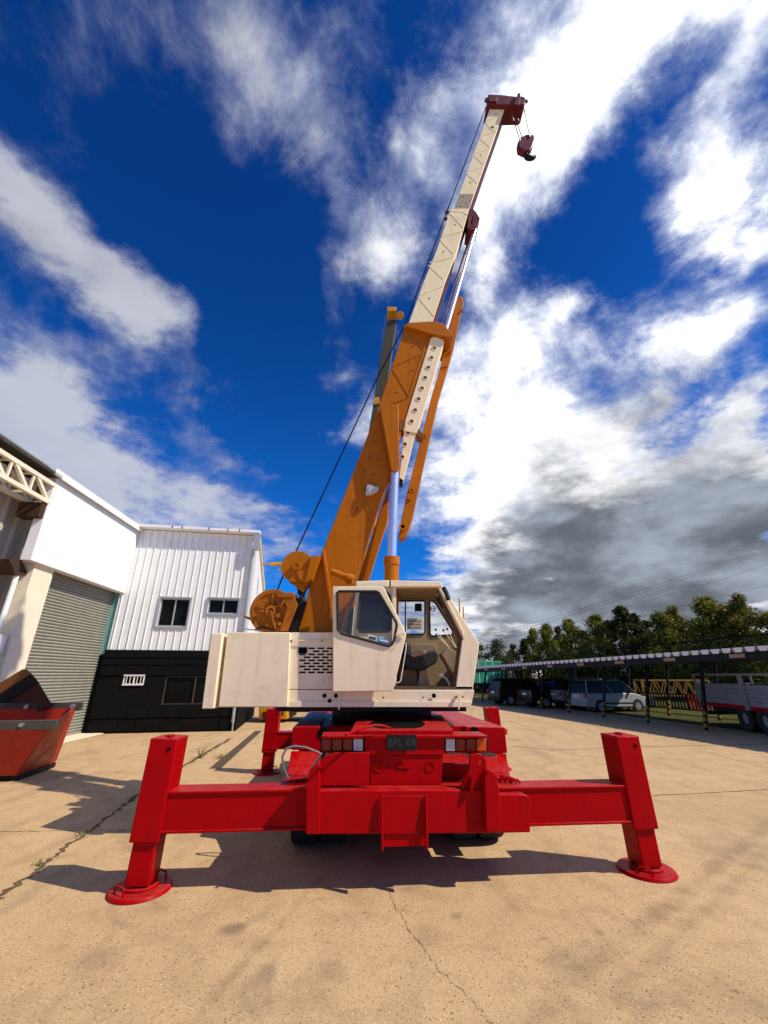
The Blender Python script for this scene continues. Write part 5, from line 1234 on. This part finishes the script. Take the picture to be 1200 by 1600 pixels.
cov = field([(330,20,130,.75),(390,110,85,.75),(345,190,40,.5),(450,170,80,.75),(510,250,75,.8),(560,340,80,1),(590,420,70,.9),
 (0,240,80,.7),(40,330,90,1),(110,400,105,1.15),(190,450,95,1.15),(260,490,60,.8),(150,520,70,.7),(195,575,40,.5),(70,540,50,.4),
 (0,600,130,1.3),(60,680,140,1.6),(120,770,140,1.7),(220,810,120,1.6),(320,810,90,1.2),(400,850,80,1),(280,570,45,.5),(300,640,45,.5),(345,700,45,.45),
 (415,757,35,.3),(555,640,60,.95),(520,770,40,.35),(455,850,60,.5),
 (850,50,140,1.1),(980,50,140,1.1),(900,160,120,1.1),(810,240,110,1.1),(770,330,90,1),(740,420,80,.9),(680,190,80,.75),(640,290,70,.55),(630,400,70,.7),(690,440,60,.4),
 (1190,60,110,1.1),(1160,200,110,.95),(1090,300,115,1),(1190,310,120,1.05),(1150,385,100,.9),
 (720,560,100,1),(820,530,100,1),(890,500,60,.6),(970,560,90,.85),(1060,540,90,.85),(1150,530,90,.75),(720,680,140,1.2),(850,690,140,1.1),(980,690,140,1.1),(1110,610,110,.9),(1150,710,130,1.1),
 (770,820,150,1.4),(900,830,170,1.4),(1050,830,170,1.4),(1190,830,160,1.4),(800,950,140,1.4),(950,970,150,1.4),(1120,960,150,1.4),(1220,960,120,1.2),(1080,720,120,.8),(800,1010,100,1),(920,1020,110,1),(1040,1010,110,1),(1160,1010,110,1),(640,970,70,1.3),(720,990,80,.8),
 (950,340,90,-.45),(950,420,80,-.5),(870,430,60,-.3),(1095,110,50,-.45),(1085,190,45,-.3),(1010,260,70,.55),(1130,430,90,.65),(1030,470,80,.5),(1090,60,90,.5),(920,610,70,-.5),(1060,470,60,-.3),(1180,450,60,-.25),(1060,670,50,-.3),(630,870,45,-1.1),(200,200,150,-.5),(400,500,150,-.5),(450,690,110,-.7),(420,600,90,-.4)])
back = MR(sep.outputs[1], .25, -.35, 0, .5)  # unseen clouds behind the camera, added as fill light on the front faces
cov = M('ADD', cov, back)
n1 = nn(nt, 'ShaderNodeTexNoise'); n1.inputs['Scale'].default_value = 2.6; n1.inputs['Detail'].default_value = 12; n1.inputs['Roughness'].default_value = .66; n1.inputs['Distortion'].default_value = .35; L(plane, n1.inputs['Vector'])
n3 = nn(nt, 'ShaderNodeTexNoise'); n3.inputs['Scale'].default_value = 4.2; n3.inputs['Detail'].default_value = 12; n3.inputs['Roughness'].default_value = .66; n3.inputs['Distortion'].default_value = .5; L(dirv, n3.inputs['Vector'])
nz_ = M('ADD', M('MULTIPLY', n1.outputs[0], .55), M('MULTIPLY', n3.outputs[0], .45))
dens = M('ADD', M('MULTIPLY', cov, .50), M('MULTIPLY', M('SUBTRACT', nz_, .5), 3.0))
alpha = MR(dens, -.02, .80)
n5 = nn(nt, 'ShaderNodeTexNoise'); n5.inputs['Scale'].default_value = 8; n5.inputs['Detail'].default_value = 9; n5.inputs['Roughness'].default_value = .6; L(dirv, n5.inputs['Vector'])
thick = MR(M('ADD', dens, M('MULTIPLY', M('SUBTRACT', n5.outputs[0], .5), 1.6)), .15, 1.0)
dark = field([(960,800,130,.7),(1080,790,140,.8),(1190,800,140,.8),(860,780,90,.4),(880,880,140,.75),(1000,920,150,.8),(1130,900,150,.8),(770,910,100,.5),(830,970,110,.5),(960,990,120,.6),(1100,990,120,.6),(1200,940,130,.7),(740,990,80,.7),(780,860,80,.35),(840,900,100,.4),(900,980,120,.4),(1010,1010,120,.5),(1000,640,100,.45),(1100,680,90,.3),(1190,640,90,.3),(1130,590,90,.35),(890,600,60,.2),(30,700,90,.2)])
mp4 = nn(nt, 'ShaderNodeMapping'); mp4.inputs['Scale'].default_value = (1,1,2.0); L(dirv, mp4.inputs[0])
n4 = nn(nt, 'ShaderNodeTexNoise'); n4.inputs['Scale'].default_value = 3.4; n4.inputs['Detail'].default_value = 8; n4.inputs['Roughness'].default_value = .55; n4.inputs['Distortion'].default_value = .1; L(mp4.outputs[0], n4.inputs['Vector'])
n6 = nn(nt, 'ShaderNodeTexNoise'); n6.inputs['Scale'].default_value = 6.5; n6.inputs['Detail'].default_value = 9; n6.inputs['Roughness'].default_value = .55; n6.inputs['Distortion'].default_value = .1; L(mp4.outputs[0], n6.inputs['Vector'])
dk = M('ADD', dark, M('MULTIPLY', M('SUBTRACT', n4.outputs[0], .5), 2.0)); dkf = MR(dk, -.05, 1.25, 0, .95)
def mixc(f, a, b):
    n = nn(nt, 'ShaderNodeMix', data_type='RGBA'); 
    for s_, v in ((n.inputs[0], f), (n.inputs[6], a), (n.inputs[7], b)):
        if isinstance(v, tuple): s_.default_value = (*v, 1)
        elif isinstance(v, (int, float)): s_.default_value = v
        else: L(v, s_)
    return n.outputs[2]
bright = MR(sep.outputs[0], -.25, .22)
ccol = mixc(bright, mixc(thick, (2.6,2.9,4.3), (5.2,5.3,5.7)), mixc(thick, (3.8,4.4,6.2), (10.4,10.4,10.5)))
ccol = mixc(dkf, ccol, mixc(MR(n6.outputs[0], .34, .70), (.55,.68,.92), (2.6,3.0,3.7)))
elev = MR(sep.outputs[2], .25, .9)
# deep polarised blue of the clear sky
gm = nn(nt, 'ShaderNodeMix', data_type='RGBA', blend_type='MULTIPLY'); gm.inputs[0].default_value = 1; L(sky.outputs[0], gm.inputs[6]); L(mixc(elev, (.045,.49,1.15), (.027,.27,.73)), gm.inputs[7])
L(mixc(M('MULTIPLY', alpha, MR(sep.outputs[0], -.35, .15, .80, 1)), gm.outputs[2], ccol), bg.inputs[0])
sl = bpy.data.lights.new('sun', 'SUN'); sl.energy = 5.0; sl.angle = R(.5); sl.color = (1,.90,.73); so = bpy.data.objects.new('sun', sl); col.objects.link(so)
sd = Vector((SUN_AZ.x*math.cos(SUN_EL), SUN_AZ.y*math.cos(SUN_EL), math.sin(SUN_EL))); so.rotation_euler = sd.to_track_quat('Z','Y').to_euler(); so.location = sd*60
cd = bpy.data.cameras.new('camera'); co_ = bpy.data.objects.new('camera', cd); col.objects.link(co_); co_.location = E0
co_.rotation_euler = (R(90)+PITCH, 0, 0); cd.sensor_fit = 'VERTICAL'; cd.sensor_height = 36; cd.lens = FPX/1600*36; cd.clip_end = 5000; cd.clip_start = .05
sc.camera = co_
sc.view_settings.view_transform = 'Standard'; sc.view_settings.look = 'None'; sc.view_settings.exposure = 0; sc.view_settings.gamma = 1
